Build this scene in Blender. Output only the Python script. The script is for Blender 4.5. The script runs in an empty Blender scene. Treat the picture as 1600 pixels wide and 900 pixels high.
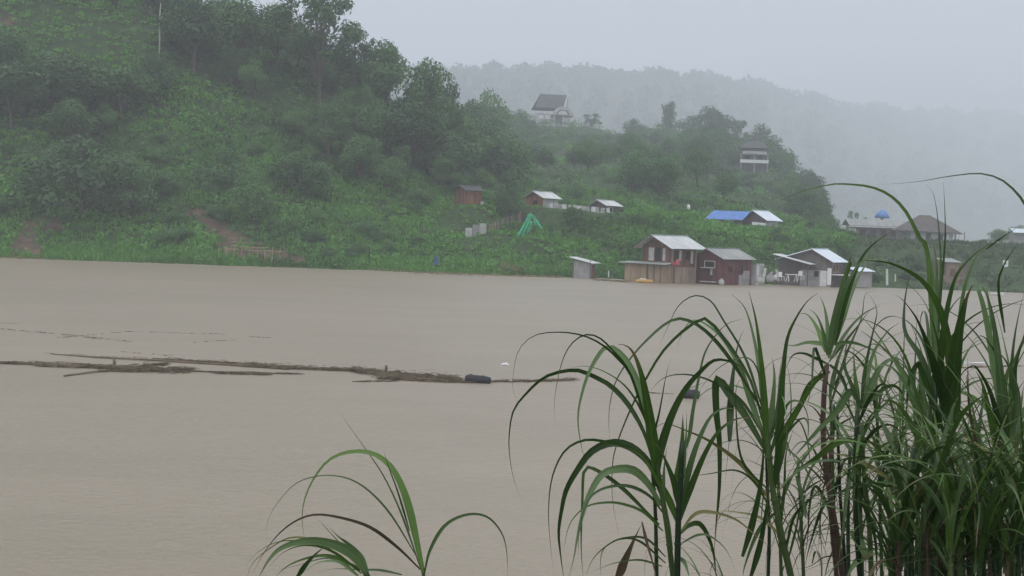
import bpy, math, random
import numpy as np
from mathutils import Vector, Matrix

random.seed(7)
RNG = np.random.default_rng(11)
SC = bpy.context.scene
COL = SC.collection

# ------------------------------------------------------------------ camera
F = 2198.0                      # focal length in pixels of the 1600 px wide photograph
CAMZ = 5.0
ROLL, PITCH = math.radians(2.0), math.radians(2.32)
f_ = np.array([0, math.cos(PITCH), -math.sin(PITCH)])
u0 = np.array([0, math.sin(PITCH), math.cos(PITCH)])
r0 = np.array([1.0, 0, 0])
r_ = r0 * math.cos(ROLL) + u0 * math.sin(ROLL)
u_ = -r0 * math.sin(ROLL) + u0 * math.cos(ROLL)
cam = bpy.data.cameras.new("camera")
camo = bpy.data.objects.new("camera", cam)
COL.objects.link(camo)
M = Matrix(((r_[0], u_[0], -f_[0], 0), (r_[1], u_[1], -f_[1], 0), (r_[2], u_[2], -f_[2], CAMZ), (0, 0, 0, 1)))
camo.matrix_world = M
cam.sensor_width = 36.0
cam.lens = 36.0 * F / 1600.0
cam.clip_start = 0.1
cam.clip_end = 12000
SC.camera = camo

# ------------------------------------------------------------------ world, sun, exposure
SUN_EL, SUN_ROT = math.radians(58), math.radians(205)
w = bpy.data.worlds.new("World")
SC.world = w
w.use_nodes = True
nt = w.node_tree
nt.nodes.clear()
N = nt.nodes.new
out = N("ShaderNodeOutputWorld"); bg = N("ShaderNodeBackground")
sky = N("ShaderNodeTexSky"); sky.sky_type = 'NISHITA'; sky.sun_disc = False
sky.sun_elevation = SUN_EL; sky.sun_rotation = SUN_ROT; sky.dust_density = 3.0
tc = N("ShaderNodeTexCoord"); sep = N("ShaderNodeSeparateXYZ")
ramp = N("ShaderNodeValToRGB")
e = ramp.color_ramp.elements
e[0].position = 0.0; e[0].color = (0.53, 0.588, 0.710, 1)
e[1].position = 1.0; e[1].color = (1.62, 1.66, 1.68, 1)
m1 = ramp.color_ramp.elements.new(0.18); m1.color = (0.590, 0.645, 0.770, 1)
m2 = ramp.color_ramp.elements.new(0.55); m2.color = (1.18, 1.23, 1.31, 1)
nz = N("ShaderNodeTexNoise"); nz.inputs['Scale'].default_value = 2.2; nz.inputs['Detail'].default_value = 4
mr = N("ShaderNodeMapRange"); mr.inputs[3].default_value = 9.3; mr.inputs[4].default_value = 10.7
vm = N("ShaderNodeVectorMath"); vm.operation = 'SCALE'
mix = N("ShaderNodeMix"); mix.data_type = 'RGBA'; mix.inputs[0].default_value = 0.93
L = nt.links.new
L(tc.outputs['Generated'], sep.inputs[0]); L(sep.outputs[2], ramp.inputs[0])
L(tc.outputs['Generated'], nz.inputs['Vector']); L(nz.outputs[0], mr.inputs[0])
L(ramp.outputs[0], vm.inputs[0]); L(mr.outputs[0], vm.inputs['Scale'])
L(sky.outputs[0], mix.inputs[6]); L(vm.outputs[0], mix.inputs[7])
L(mix.outputs[2], bg.inputs[0]); bg.inputs[1].default_value = 0.1
L(bg.outputs[0], out.inputs[0])

sd = bpy.data.lights.new("sun", 'SUN'); sd.energy = 0.6; sd.angle = math.radians(25); sd.color = (1, 0.97, 0.93)
so = bpy.data.objects.new("sun", sd); COL.objects.link(so)
so.rotation_euler = (math.radians(90) - SUN_EL, 0, math.pi - SUN_ROT)
SC.view_settings.view_transform = 'Standard'
SC.view_settings.look = 'None'
SC.view_settings.gamma = 1
SC.view_settings.exposure = 0.08
SC.cycles.volume_bounces = 4
SC.cycles.max_bounces = 6
SC.cycles.use_denoising = True

# ------------------------------------------------------------------ pixel helpers
def ray(px, py):
    return f_ + r_ * ((px - 800) / F) + u_ * ((450 - py) / F)
def P(px, py, Y):
    d = ray(px, py)
    return np.array([0, 0, CAMZ]) + d * (Y / d[1])
def on_water(px, py, z=0.0):
    d = ray(px, py)
    return np.array([0, 0, CAMZ]) + d * ((z - CAMZ) / d[2])
def proj(p):
    v = np.asarray(p, float) - np.array([0, 0, CAMZ])
    dz = v @ f_
    return 800 + F * (v @ r_) / dz, 450 - F * (v @ u_) / dz

# ------------------------------------------------------------------ noise and terrain
_perm = np.random.default_rng(5).random((256, 256))
def vnoise(x, y):
    xi = np.floor(x).astype(int); yi = np.floor(y).astype(int)
    fx = x - xi; fy = y - yi
    fx = fx * fx * (3 - 2 * fx); fy = fy * fy * (3 - 2 * fy)
    g = lambda a, b: _perm[a % 256, b % 256]
    return (g(xi, yi) * (1 - fx) + g(xi + 1, yi) * fx) * (1 - fy) + (g(xi, yi + 1) * (1 - fx) + g(xi + 1, yi + 1) * fx) * fy - 0.5

SHORE = 160.0
S_ROWS = np.array([-40, -4, 0, 8, 20, 30, 45, 85, 130, 200, 2600], float)
U_COLS = np.array([-900, 0, 200, 400, 560, 700, 760, 870, 960, 1050, 1160, 1240, 1300, 1400, 1600, 2600], float)
H = {
 -900: [3, 13, 22, 36, 52, 56], 0: [3.6, 13, 22, 36, 52, 56], 200: [3.4, 12, 21, 34, 48, 50], 400: [2.8, 9, 16, 27, 38, 38],
 560: [2.4, 7, 12, 21, 28, 28], 700: [2.2, 6.2, 9, 15, 18, 17], 760: [2.2, 6.2, 8.8, 13.5, 18.5, 16], 870: [2.2, 6.3, 9, 14.5, 23, 19],
 960: [2.2, 6.2, 8.8, 14, 21.5, 17], 1050: [2, 6, 8.3, 13.5, 21.5, 16], 1160: [1.9, 5.2, 7.2, 12, 18, 10], 1240: [1.8, 5, 6.6, 9.5, 13, 7],
 1300: [1.7, 4.6, 5.4, 6.2, 6.2, 5.5], 1400: [1.6, 4.4, 4.8, 5.2, 5.5, 5.5], 1600: [1.5, 4.0, 4.4, 4.8, 5.2, 5.5], 2600: [1.5, 4, 4.3, 4.6, 5.2, 5.5]}
TAB = np.array([[-6, -0.55, 0.05] + H[int(c)] + [H[int(c)][-1] * .7 + 1.5, 6.0] for c in U_COLS])
# level ground under the buildings
PADS = [(*P(a, b, Y), r) for a, b, Y, r in ((729, 323, 181, 3.5), (740, 322, 183, 3), (848, 323, 184, 3.5), (905, 330, 184, 3.5), (880, 326, 183.5, 3), (947, 334, 186, 3.5), (1196, 353, 194, 4), (1132, 355, 196, 4),
        (744, 373, 172, 2.5), (775, 364, 174, 2.5), (805, 352, 178, 2.5), (829, 372, 170, 2), (878, 197, 530, 14), (1178, 270, 392, 9), (1338, 374, 300, 9), (1400, 376, 300, 9), (1455, 384, 288, 8), (1487, 441, 172, 3), (795, 178, 510, 6))]
S0 = 28.0
def stretch_k(u): return np.interp(u, [690, 800, 1270, 1340], [1, 6.0, 6.0, 1])
def unstretch(u, s):   # the hill behind the huts stands farther back than the left hillside
    k = stretch_k(u); e1 = S0 + (130 - S0) * k
    return np.where((s > S0) & (s < e1), S0 + (s - S0) / k, np.where(s >= e1, 130 + (s - e1), s))
def stretch(u, s):
    return s if s <= S0 else S0 + (s - S0) * float(stretch_k(u))
def terr(x, y, bump=True):
    x = np.asarray(x, float); y = np.asarray(y, float)
    u = 800 + F * x / np.maximum(y, 20)
    s0 = y - SHORE
    s = unstretch(u, s0)
    ci = np.clip(np.searchsorted(U_COLS, u) - 1, 0, len(U_COLS) - 2)
    ct = np.clip((u - U_COLS[ci]) / (U_COLS[ci + 1] - U_COLS[ci]), 0, 1); ct = ct * ct * (3 - 2 * ct)
    ri = np.clip(np.searchsorted(S_ROWS, s) - 1, 0, len(S_ROWS) - 2)
    rt = np.clip((s - S_ROWS[ri]) / (S_ROWS[ri + 1] - S_ROWS[ri]), 0, 1)
    z = (TAB[ci, ri] * (1 - ct) + TAB[ci + 1, ri] * ct) * (1 - rt) + (TAB[ci, ri + 1] * (1 - ct) + TAB[ci + 1, ri + 1] * ct) * rt
    z = CAMZ + (z - CAMZ) * np.where(s > S0, y / (SHORE + s), 1.0)
    if bump:
        k = np.clip((s - 3) / 18, 0, 1) * np.where((u > 690) & (s < 40), .45, 1)
        flat = np.clip((u - 1250) / 100, 0, 1)
        k = k * (1 - 0.75 * flat)
        z = z + k * (3.2 * vnoise(x / 13 + 3.1, y / 11 + 9) + 1.5 * vnoise(x / 5.3, y / 5 + 4) + .6 * vnoise(x / 2.2, y / 2.2))
        for a, b, c, r in PADS:
            wgt = np.clip(1.7 - np.hypot(x - a, y - b) / r, 0, 1); wgt = wgt * wgt * (3 - 2 * wgt)
            z = z * (1 - wgt) + (c - .05) * wgt
        z = z + 0.5 * vnoise(x / 6, y * 0 + 2.3) * np.clip(1 - np.abs(s) / 8, 0, 1)
    return z
def T(x, y):
    return float(terr(np.array([x]), np.array([y]))[0])
def hit(px, py, y0=156.0, y1=330.0):
    d = ray(px, py)
    ys = np.arange(y0, y1, 0.25)
    xs = d[0] / d[1] * ys; zs = CAMZ + d[2] / d[1] * ys
    b = zs < terr(xs, ys)
    i = int(np.argmax(b)) if b.any() else len(ys) - 1
    return np.array([xs[i], ys[i], T(xs[i], ys[i])])

# ------------------------------------------------------------------ materials
def new_mat(name):
    m = bpy.data.materials.new(name); m.use_nodes = True
    b = m.node_tree.nodes['Principled BSDF']
    return m, m.node_tree, b
def surf(name, col, rough=0.8, var=0.25, scale=1.5, stretch=(1, 1, 1), col2=None, bump=0.0, spec=0.3, metal=0.0, obj_rand=0.0, island=0.0):
    """plain surface: colour broken up by noise in object space, with wear in a second colour"""
    m, t, b = new_mat(name)
    n = t.nodes.new; l = t.links.new
    co = n("ShaderNodeTexCoord"); mp = n("ShaderNodeMapping"); mp.inputs['Scale'].default_value = stretch
    l(co.outputs['Object'], mp.inputs[0])
    a = n("ShaderNodeTexNoise"); a.inputs['Scale'].default_value = scale; a.inputs['Detail'].default_value = 5; a.inputs['Roughness'].default_value = .65
    l(mp.outputs[0], a.inputs['Vector'])
    r = n("ShaderNodeValToRGB"); r.color_ramp.elements[0].position = .32; r.color_ramp.elements[1].position = .7
    c = np.array(col)
    r.color_ramp.elements[0].color = (*np.clip(c * (1 - var), 0, 1), 1)
    r.color_ramp.elements[1].color = (*(np.clip(c * (1 + var), 0, 1) if col2 is None else np.array(col2)), 1)
    l(a.outputs[0], r.inputs[0])
    src = r.outputs[0]
    if obj_rand or island:
        hs = n("ShaderNodeHueSaturation"); mrr = n("ShaderNodeMapRange")
        k = obj_rand or island
        mrr.inputs[3].default_value = 1 - k; mrr.inputs[4].default_value = 1 + k
        if island:
            g = n("ShaderNodeNewGeometry"); l(g.outputs['Random Per Island'], mrr.inputs[0])
        else:
            g = n("ShaderNodeObjectInfo"); l(g.outputs['Random'], mrr.inputs[0])
        l(mrr.outputs[0], hs.inputs['Value']); l(src, hs.inputs['Color']); src = hs.outputs[0]
    l(src, b.inputs['Base Color'])
    b.inputs['Roughness'].default_value = rough
    b.inputs['Specular IOR Level'].default_value = spec
    b.inputs['Metallic'].default_value = metal
    if bump:
        bp = n("ShaderNodeBump"); bp.inputs['Strength'].default_value = bump; bp.inputs['Distance'].default_value = .05
        l(a.outputs[0], bp.inputs['Height']); l(bp.outputs[0], b.inputs['Normal'])
    return m

def leaf_mat(name, c_dark, c_light, patch=0.06, use_tone=False, obj=True, trans=0.22, isl=.45):
    """foliage: every leaf card its own shade, patches by noise, every plant a little different"""
    m, t, b = new_mat(name)
    n = t.nodes.new; l = t.links.new
    geo = n("ShaderNodeNewGeometry")
    no = n("ShaderNodeTexNoise"); no.inputs['Scale'].default_value = patch; no.inputs['Detail'].default_value = 5; no.inputs['Roughness'].default_value = .7
    l(geo.outputs['Position'], no.inputs['Vector'])
    add = n("ShaderNodeMath"); add.operation = 'MULTIPLY_ADD'; add.inputs[1].default_value = isl
    l(geo.outputs['Random Per Island'], add.inputs[0])
    last = no.outputs[0]
    if use_tone:
        at = n("ShaderNodeAttribute"); at.attribute_name = 'tone'
        ad = n("ShaderNodeMath"); ad.operation = 'ADD'
        l(no.outputs[0], ad.inputs[0]); l(at.outputs['Fac'], ad.inputs[1]); last = ad.outputs[0]
    elif obj:
        oi = n("ShaderNodeObjectInfo"); s_ = n("ShaderNodeMath"); s_.operation = 'MULTIPLY_ADD'; s_.inputs[1].default_value = .5
        l(oi.outputs['Random'], s_.inputs[0]); l(no.outputs[0], s_.inputs[2]); last = s_.outputs[0]
    l(last, add.inputs[2])
    r = n("ShaderNodeValToRGB"); r.color_ramp.elements[0].position = .35; r.color_ramp.elements[1].position = 1.35 if not use_tone else 1.0
    r.color_ramp.elements[1].position = .9
    r.color_ramp.elements[0].color = (*c_dark, 1); r.color_ramp.elements[1].color = (*c_light, 1)
    l(add.outputs[0], r.inputs[0])
    l(r.outputs[0], b.inputs['Base Color'])
    b.inputs['Roughness'].default_value = .6; b.inputs['Specular IOR Level'].default_value = .25
    tr = n("ShaderNodeBsdfTranslucent"); l(r.outputs[0], tr.inputs[0])
    mx = n("ShaderNodeMixShader"); mx.inputs[0].default_value = trans
    l(b.outputs[0], mx.inputs[1]); l(tr.outputs[0], mx.inputs[2])
    l(mx.outputs[0], t.nodes['Material Output'].inputs[0])
    return m

MAT = {}
def slope_mat():
    m, t, b = new_mat('grassy slope with bare earth'); n = t.nodes.new; l = t.links.new
    g = n("ShaderNodeNewGeometry"); a = n("ShaderNodeTexNoise"); a.inputs['Scale'].default_value = .9; a.inputs['Detail'].default_value = 6; l(g.outputs['Position'], a.inputs['Vector'])
    r1 = n("ShaderNodeValToRGB"); r1.color_ramp.elements[0].position = .35; r1.color_ramp.elements[1].position = .7
    r1.color_ramp.elements[0].color = (.028, .05, .02, 1); r1.color_ramp.elements[1].color = (.055, .10, .035, 1)
    r2 = n("ShaderNodeValToRGB"); r2.color_ramp.elements[0].position = .35; r2.color_ramp.elements[1].position = .7
    r2.color_ramp.elements[0].color = (.075, .055, .04, 1); r2.color_ramp.elements[1].color = (.15, .105, .075, 1)
    l(a.outputs[0], r1.inputs[0]); l(a.outputs[0], r2.inputs[0])
    at = n("ShaderNodeAttribute"); at.attribute_name = 'tone'; mx = n("ShaderNodeMix"); mx.data_type = 'RGBA'
    l(at.outputs['Fac'], mx.inputs[0]); l(r1.outputs[0], mx.inputs[6]); l(r2.outputs[0], mx.inputs[7]); l(mx.outputs[2], b.inputs['Base Color'])
    b.inputs['Roughness'].default_value = .95; b.inputs['Specular IOR Level'].default_value = .15
    return m
MAT['slope'] = slope_mat()
MAT['turf'] = surf('turf', (.035, .055, .02), .95, .4, .12, col2=(.06, .085, .03))
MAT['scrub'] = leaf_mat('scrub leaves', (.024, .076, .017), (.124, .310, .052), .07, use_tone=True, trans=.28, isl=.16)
MAT['bankgrass'] = leaf_mat('bank weeds', (.040, .068, .030), (.115, .165, .075), .07, use_tone=True, trans=.25)
MAT['tree'] = leaf_mat('tree leaves', (.024, .066, .022), (.082, .185, .056), .12)
MAT['darktree'] = leaf_mat('dark tree leaves', (.020, .052, .022), (.062, .132, .048), .15)
MAT['paletree'] = leaf_mat('pale tree leaves', (.034, .088, .024), (.105, .225, .062), .12)
MAT['far'] = leaf_mat('far forest leaves', (.02, .035, .022), (.06, .085, .05), .02, obj=False)
MAT['bark'] = surf('bark', (.10, .085, .07), .9, .4, 3, (1, 1, .2), bump=.5)
MAT['palebark'] = surf('pale bark', (.15, .13, .11), .9, .3, 3, (1, 1, .2), bump=.4)
MAT['tin'] = surf('pale tin', (.50, .52, .52), .45, .2, 1.1, (1, .35, .35), spec=.4)
MAT['bluetin'] = surf('pale blue tin', (.62, .68, .74), .45, .08, .8, spec=.4)
MAT['greytin'] = surf('weathered tin', (.30, .33, .33), .55, .3, 1.2, (1, .35, .35), col2=(.36, .36, .34), spec=.3)
MAT['darktin'] = surf('dark roofing', (.06, .065, .07), .6, .3, 1.0)
MAT['bluesheet'] = surf('blue sheet', (.10, .22, .52), .5, .2, 1.0)
MAT['brownwood'] = surf('brown timber', (.150, .080, .055), .85, .3, 2.5, (1, 1, .2), island=.25)
MAT['redwood'] = surf('dark red timber', (.115, .042, .040), .85, .25, 2.0, (1, 1, .2), island=.18)
MAT['orangewood'] = surf('orange brown timber', (.23, .11, .06), .85, .3, 2.0, (1, 1, .2), island=.2)
MAT['plywood'] = surf('stained plywood', (.30, .225, .15), .85, .25, 1.2, (1, 1, .35), island=.15)
MAT['tanwood'] = surf('tan board', (.27, .21, .16), .85, .3, 1.5, (1, 1, .3), island=.2)
MAT['greywood'] = surf('grey weathered board', (.13, .115, .105), .85, .25, 1.5, (1, 1, .3), island=.15)
MAT['greyblock'] = surf('pale rendered block', (.30, .29, .285), .9, .2, 1.4)
MAT['white'] = surf('white paint', (.62, .62, .60), .6, .12, 1.5)
MAT['offwhite'] = surf('grimy white', (.42, .42, .40), .7, .3, 1.2)
MAT['plastic'] = surf('white plastic', (.75, .75, .74), .4, .06, 1)
MAT['dark'] = surf('dark opening', (.012, .012, .014), .5, .2, 2)
MAT['pink'] = surf('pink cloth', (.45, .10, .12), .9, .2, 3)
MAT['red'] = surf('red cloth', (.30, .05, .06), .9, .2, 3)
MAT['orange'] = surf('orange plastic', (.50, .30, .09), .5, .2, 3)
MAT['green_net'] = surf('green netting', (.07, .46, .25), .7, .25, 2)
MAT['bluecloth'] = surf('blue cloth', (.035, .085, .16), .7, .3, 4)
MAT['bamboo'] = surf('old bamboo', (.26, .22, .13), .7, .3, 2, obj_rand=.2)
MAT['drift'] = surf('wet drift', (.150, .118, .082), .8, .4, 1.0, island=.55)
MAT['driftlight'] = surf('bleached drift', (.20, .165, .115), .8, .3, 1.0, island=.4)
MAT['black'] = surf('black rubber', (.025, .027, .034), .55, .3, 3)
MAT['reedstraw'] = surf('straw', (.21, .19, .10), .9, .3, 1, island=.4)
MAT['rust'] = surf('rusty roofing', (.105, .088, .082), .8, .25, 1)

def blade_mat(name, c0, c1, rough=.42):
    m, t, b = new_mat(name)
    n = t.nodes.new; l = t.links.new
    at = n("ShaderNodeAttribute"); at.attribute_name = 'across'
    oi = n("ShaderNodeObjectInfo")
    co = n("ShaderNodeTexCoord"); no = n("ShaderNodeTexNoise"); no.inputs['Scale'].default_value = 9; no.inputs['Detail'].default_value = 4
    l(co.outputs['Object'], no.inputs['Vector'])
    s1 = n("ShaderNodeMath"); s1.operation = 'MULTIPLY_ADD'; s1.inputs[1].default_value = .55
    l(oi.outputs['Random'], s1.inputs[0]); l(no.outputs[0], s1.inputs[2])
    r = n("ShaderNodeValToRGB"); r.color_ramp.elements[0].position = .3; r.color_ramp.elements[1].position = 1.0
    r.color_ramp.elements[0].color = (*c0, 1); r.color_ramp.elements[1].color = (*c1, 1)
    l(s1.outputs[0], r.inputs[0])
    al = n("ShaderNodeAttribute"); al.attribute_name = 'along'
    tipf = n("ShaderNodeMath"); tipf.operation = 'MULTIPLY_ADD'; tipf.inputs[1].default_value = .55; l(no.outputs[0], tipf.inputs[0]); l(al.outputs['Fac'], tipf.inputs[2])
    tr_ = n("ShaderNodeMapRange"); tr_.inputs[1].default_value = 1.08; tr_.inputs[2].default_value = 1.26; tr_.inputs[3].default_value = 0; tr_.inputs[4].default_value = .85; l(tipf.outputs[0], tr_.inputs[0])
    mt_ = n("ShaderNodeMix"); mt_.data_type = 'RGBA'; l(tr_.outputs[0], mt_.inputs[0]); l(r.outputs[0], mt_.inputs[6]); mt_.inputs[7].default_value = (.15, .105, .055, 1)
    # pale midrib
    mr_ = n("ShaderNodeMapRange"); mr_.inputs[1].default_value = .0; mr_.inputs[2].default_value = .14; mr_.inputs[3].default_value = .45; mr_.inputs[4].default_value = 0
    l(at.outputs['Fac'], mr_.inputs[0])
    mc = n("ShaderNodeMix"); mc.data_type = 'RGBA'
    l(mr_.outputs[0], mc.inputs[0]); l(mt_.outputs[2], mc.inputs[6]); mc.inputs[7].default_value = (c1[0] * 1.7, c1[1] * 1.5, c1[2] * 1.6, 1)
    l(mc.outputs[2], b.inputs['Base Color'])
    b.inputs['Roughness'].default_value = rough; b.inputs['Specular IOR Level'].default_value = .35
    tr = n("ShaderNodeBsdfTranslucent"); l(mc.outputs[2], tr.inputs[0])
    mx = n("ShaderNodeMixShader"); mx.inputs[0].default_value = .25
    l(b.outputs[0], mx.inputs[1]); l(tr.outputs[0], mx.inputs[2]); l(mx.outputs[0], t.nodes['Material Output'].inputs[0])
    return m
BLADE = {'d': blade_mat('dark blade', (.018, .042, .010), (.052, .100, .024)),
         'g': blade_mat('green blade', (.036, .080, .014), (.098, .180, .036)),
         'l': blade_mat('pale blade', (.066, .118, .044), (.138, .215, .085)),
         'o': blade_mat('yellowing blade', (.085, .095, .025), (.19, .19, .065)),
         'b': blade_mat('dead blade', (.022, .014, .009), (.100, .072, .042), .7)}
CANE = {'g': surf('green cane', (.060, .095, .028), .5, .3, 6, (1, 1, .3), obj_rand=.3),
        'b': surf('reddish cane', (.080, .048, .036), .6, .3, 6, (1, 1, .3), obj_rand=.25),
        'd': surf('dark cane', (.018, .035, .013), .5, .3, 6, (1, 1, .3), obj_rand=.3)}

# ------------------------------------------------------------------ mesh helpers
class MB:
    def __init__(self): self.v = []; self.f = []
    def add(self, vs, fs):
        o = len(self.v); self.v += [tuple(map(float, p)) for p in vs]; self.f += [tuple(o + i for i in q) for q in fs]; return self
    def box(self, lo, hi, mat=None):
        x0, y0, z0 = lo; x1, y1, z1 = hi
        vs = [(x0, y0, z0), (x1, y0, z0), (x1, y1, z0), (x0, y1, z0), (x0, y0, z1), (x1, y0, z1), (x1, y1, z1), (x0, y1, z1)]
        if mat is not None: vs = [tuple(mat @ Vector(p)) for p in vs]
        return self.add(vs, [(0, 3, 2, 1), (4, 5, 6, 7), (0, 1, 5, 4), (1, 2, 6, 5), (2, 3, 7, 6), (3, 0, 4, 7)])
    def bar(self, a, b, w, h=None):
        a = Vector(a); b = Vector(b); h = h or w
        d = (b - a); L_ = d.length; d.normalize()
        up = Vector((0, 0, 1)) if abs(d.z) < .95 else Vector((0, 1, 0))
        s = d.cross(up).normalized() * w / 2; t = s.cross(d).normalized() * h / 2
        vs = [a - s - t, a + s - t, a + s + t, a - s + t, b - s - t, b + s - t, b + s + t, b - s + t]
        return self.add(vs, [(0, 3, 2, 1), (4, 5, 6, 7), (0, 1, 5, 4), (1, 2, 6, 5), (2, 3, 7, 6), (3, 0, 4, 7)])
    def tube(self, pts, rad, n=6, cap=True):
        pts = [Vector(p) for p in pts]; rings = []
        for i, p in enumerate(pts):
            d = (pts[min(i + 1, len(pts) - 1)] - pts[max(i - 1, 0)]).normalized()
            up = Vector((0, 0, 1)) if abs(d.z) < .9 else Vector((0, 1, 0))
            s = d.cross(up).normalized(); t = s.cross(d).normalized()
            r = rad[i] if hasattr(rad, '__len__') else rad
            rings.append([p + (s * math.cos(2 * math.pi * k / n) + t * math.sin(2 * math.pi * k / n)) * r for k in range(n)])
        vs = [q for ring in rings for q in ring]
        fs = [(i * n + k, i * n + (k + 1) % n, (i + 1) * n + (k + 1) % n, (i + 1) * n + k) for i in range(len(pts) - 1) for k in range(n)]
        if cap: fs += [tuple(range(n))[::-1], tuple((len(pts) - 1) * n + k for k in range(n))]
        return self.add(vs, fs)
    def mesh(self, name, mat):
        me = bpy.data.meshes.new(name); me.from_pydata(self.v, [], self.f)
        if mat: me.materials.append(mat)
        me.update(); return me
    def build(self, name, mat, parent=None, smooth=False):
        me = self.mesh(name, mat)
        if smooth: me.shade_smooth()
        return link(name, me, parent)
def link(name, me, parent=None):
    o = bpy.data.objects.new(name, me); COL.objects.link(o)
    if parent: o.parent = parent
    return o
def tag(o, label=None, cat=None, group=None, kind=None):
    if label: o['label'] = label
    if cat: o['category'] = cat
    if group: o['group'] = group
    if kind: o['kind'] = kind
    return o
def thing(name, loc, label, cat, group=None, rz=0.0):
    o = bpy.data.objects.new(name, None); COL.objects.link(o)
    o.location = loc; o.rotation_euler = (0, 0, rz); o.empty_display_size = .3
    return tag(o, label, cat, group)
def np_mesh(name, V, Fq, mat, tone=None, smooth=False):
    me = bpy.data.meshes.new(name)
    nv, nf, k = len(V), len(Fq), Fq.shape[1]
    me.vertices.add(nv); me.vertices.foreach_set('co', np.ascontiguousarray(V, dtype=np.float32).ravel())
    me.loops.add(nf * k); me.loops.foreach_set('vertex_index', np.ascontiguousarray(Fq, dtype=np.int32).ravel())
    me.polygons.add(nf); me.polygons.foreach_set('loop_start', np.arange(0, nf * k, k, dtype=np.int32))
    if smooth: me.polygons.foreach_set('use_smooth', np.ones(nf, dtype=bool))
    me.update(calc_edges=True)
    if tone is not None:
        at = me.attributes.new('tone', 'FLOAT', 'POINT'); at.data.foreach_set('value', np.ascontiguousarray(tone, dtype=np.float32))
    if mat: me.materials.append(mat)
    return me
def unit(a): return a / np.maximum(np.linalg.norm(a, axis=-1, keepdims=True), 1e-9)
def leaf_quads(C, Nn, size, rng, aspect=.55):
    """pointed leaf-shaped cards at centres C facing Nn"""
    n = len(C)
    a = rng.normal(size=(n, 3)); a = unit(a - Nn * (a * Nn).sum(1, keepdims=True))
    b = np.cross(Nn, a)
    s = size[:, None] if hasattr(size, '__len__') else size
    V = np.stack([C - a * s, C + b * s * aspect + a * s * .1, C + a * s, C - b * s * aspect + a * s * .1], 1).reshape(-1, 3)
    return V, np.arange(n * 4).reshape(-1, 4)

# ------------------------------------------------------------------ setting: water, banks, hills
def grid_mesh(name, X, Y, Z, mat, smooth=True, tone=None):
    nr, nc = X.shape
    V = np.stack([X, Y, Z], -1).reshape(-1, 3)
    i = np.arange(nr * nc).reshape(nr, nc)
    Fq = np.stack([i[:-1, :-1], i[:-1, 1:], i[1:, 1:], i[1:, :-1]], -1).reshape(-1, 4)
    return np_mesh(name, V, Fq, mat, smooth=smooth, tone=tone(V) if tone else None)

wm, wt, wb = new_mat('muddy river water')
n = wt.nodes.new; l = wt.links.new
geo = n("ShaderNodeNewGeometry"); mp = n("ShaderNodeMapping"); mp.inputs['Scale'].default_value = (.8, 1.0, 1)
l(geo.outputs['Position'], mp.inputs[0])
n1 = n("ShaderNodeTexNoise"); n1.inputs['Scale'].default_value = 1.1; n1.inputs['Detail'].default_value = 6; n1.inputs['Roughness'].default_value = .7
n2 = n("ShaderNodeTexNoise"); n2.inputs['Scale'].default_value = .05; n2.inputs['Detail'].default_value = 4
n3 = n("ShaderNodeTexVoronoi"); n3.inputs['Scale'].default_value = 5.0
l(mp.outputs[0], n1.inputs['Vector']); l(mp.outputs[0], n2.inputs['Vector']); l(geo.outputs['Position'], n3.inputs['Vector'])
rr = n("ShaderNodeValToRGB"); rr.color_ramp.elements[0].position = .28; rr.color_ramp.elements[1].position = .66
rr.color_ramp.elements[0].color = (.222, .190, .138, 1); rr.color_ramp.elements[1].color = (.280, .234, .178, 1)
n4 = n("ShaderNodeTexNoise"); n4.inputs['Scale'].default_value = 1.0; n4.inputs['Detail'].default_value = 7; n4.inputs['Roughness'].default_value = .62
mp2 = n("ShaderNodeMapping"); mp2.inputs['Scale'].default_value = (.06, .16, 1); mp2.inputs['Rotation'].default_value = (0, 0, .06); l(geo.outputs['Position'], mp2.inputs[0]); l(mp2.outputs[0], n4.inputs['Vector'])
mw = n("ShaderNodeMath"); mw.operation = 'MULTIPLY_ADD'; mw.inputs[1].default_value = .55; ms = n("ShaderNodeMath"); ms.operation = 'MULTIPLY'; ms.inputs[1].default_value = .5
l(n4.outputs[0], mw.inputs[0]); l(n2.outputs[0], ms.inputs[0]); l(ms.outputs[0], mw.inputs[2]); l(mw.outputs[0], rr.inputs[0]); l(rr.outputs[0], wb.inputs['Base Color'])
wb.inputs['Roughness'].default_value = .42; wb.inputs['Specular IOR Level'].default_value = .22
ma = n("ShaderNodeMath"); ma.operation = 'MULTIPLY_ADD'; ma.inputs[1].default_value = .25
l(n3.outputs['Distance'], ma.inputs[0]); l(n1.outputs[0], ma.inputs[2])
bp = n("ShaderNodeBump"); bp.inputs['Strength'].default_value = .45; bp.inputs['Distance'].default_value = .14
l(ma.outputs[0], bp.inputs['Height']); l(bp.outputs[0], wb.inputs['Normal'])
water = MB().add([(-900, -60, 0), (900, -60, 0), (900, 200, 0), (-900, 200, 0)], [(0, 1, 2, 3)]).build('river_water', wm)
tag(water, kind='structure')

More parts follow.
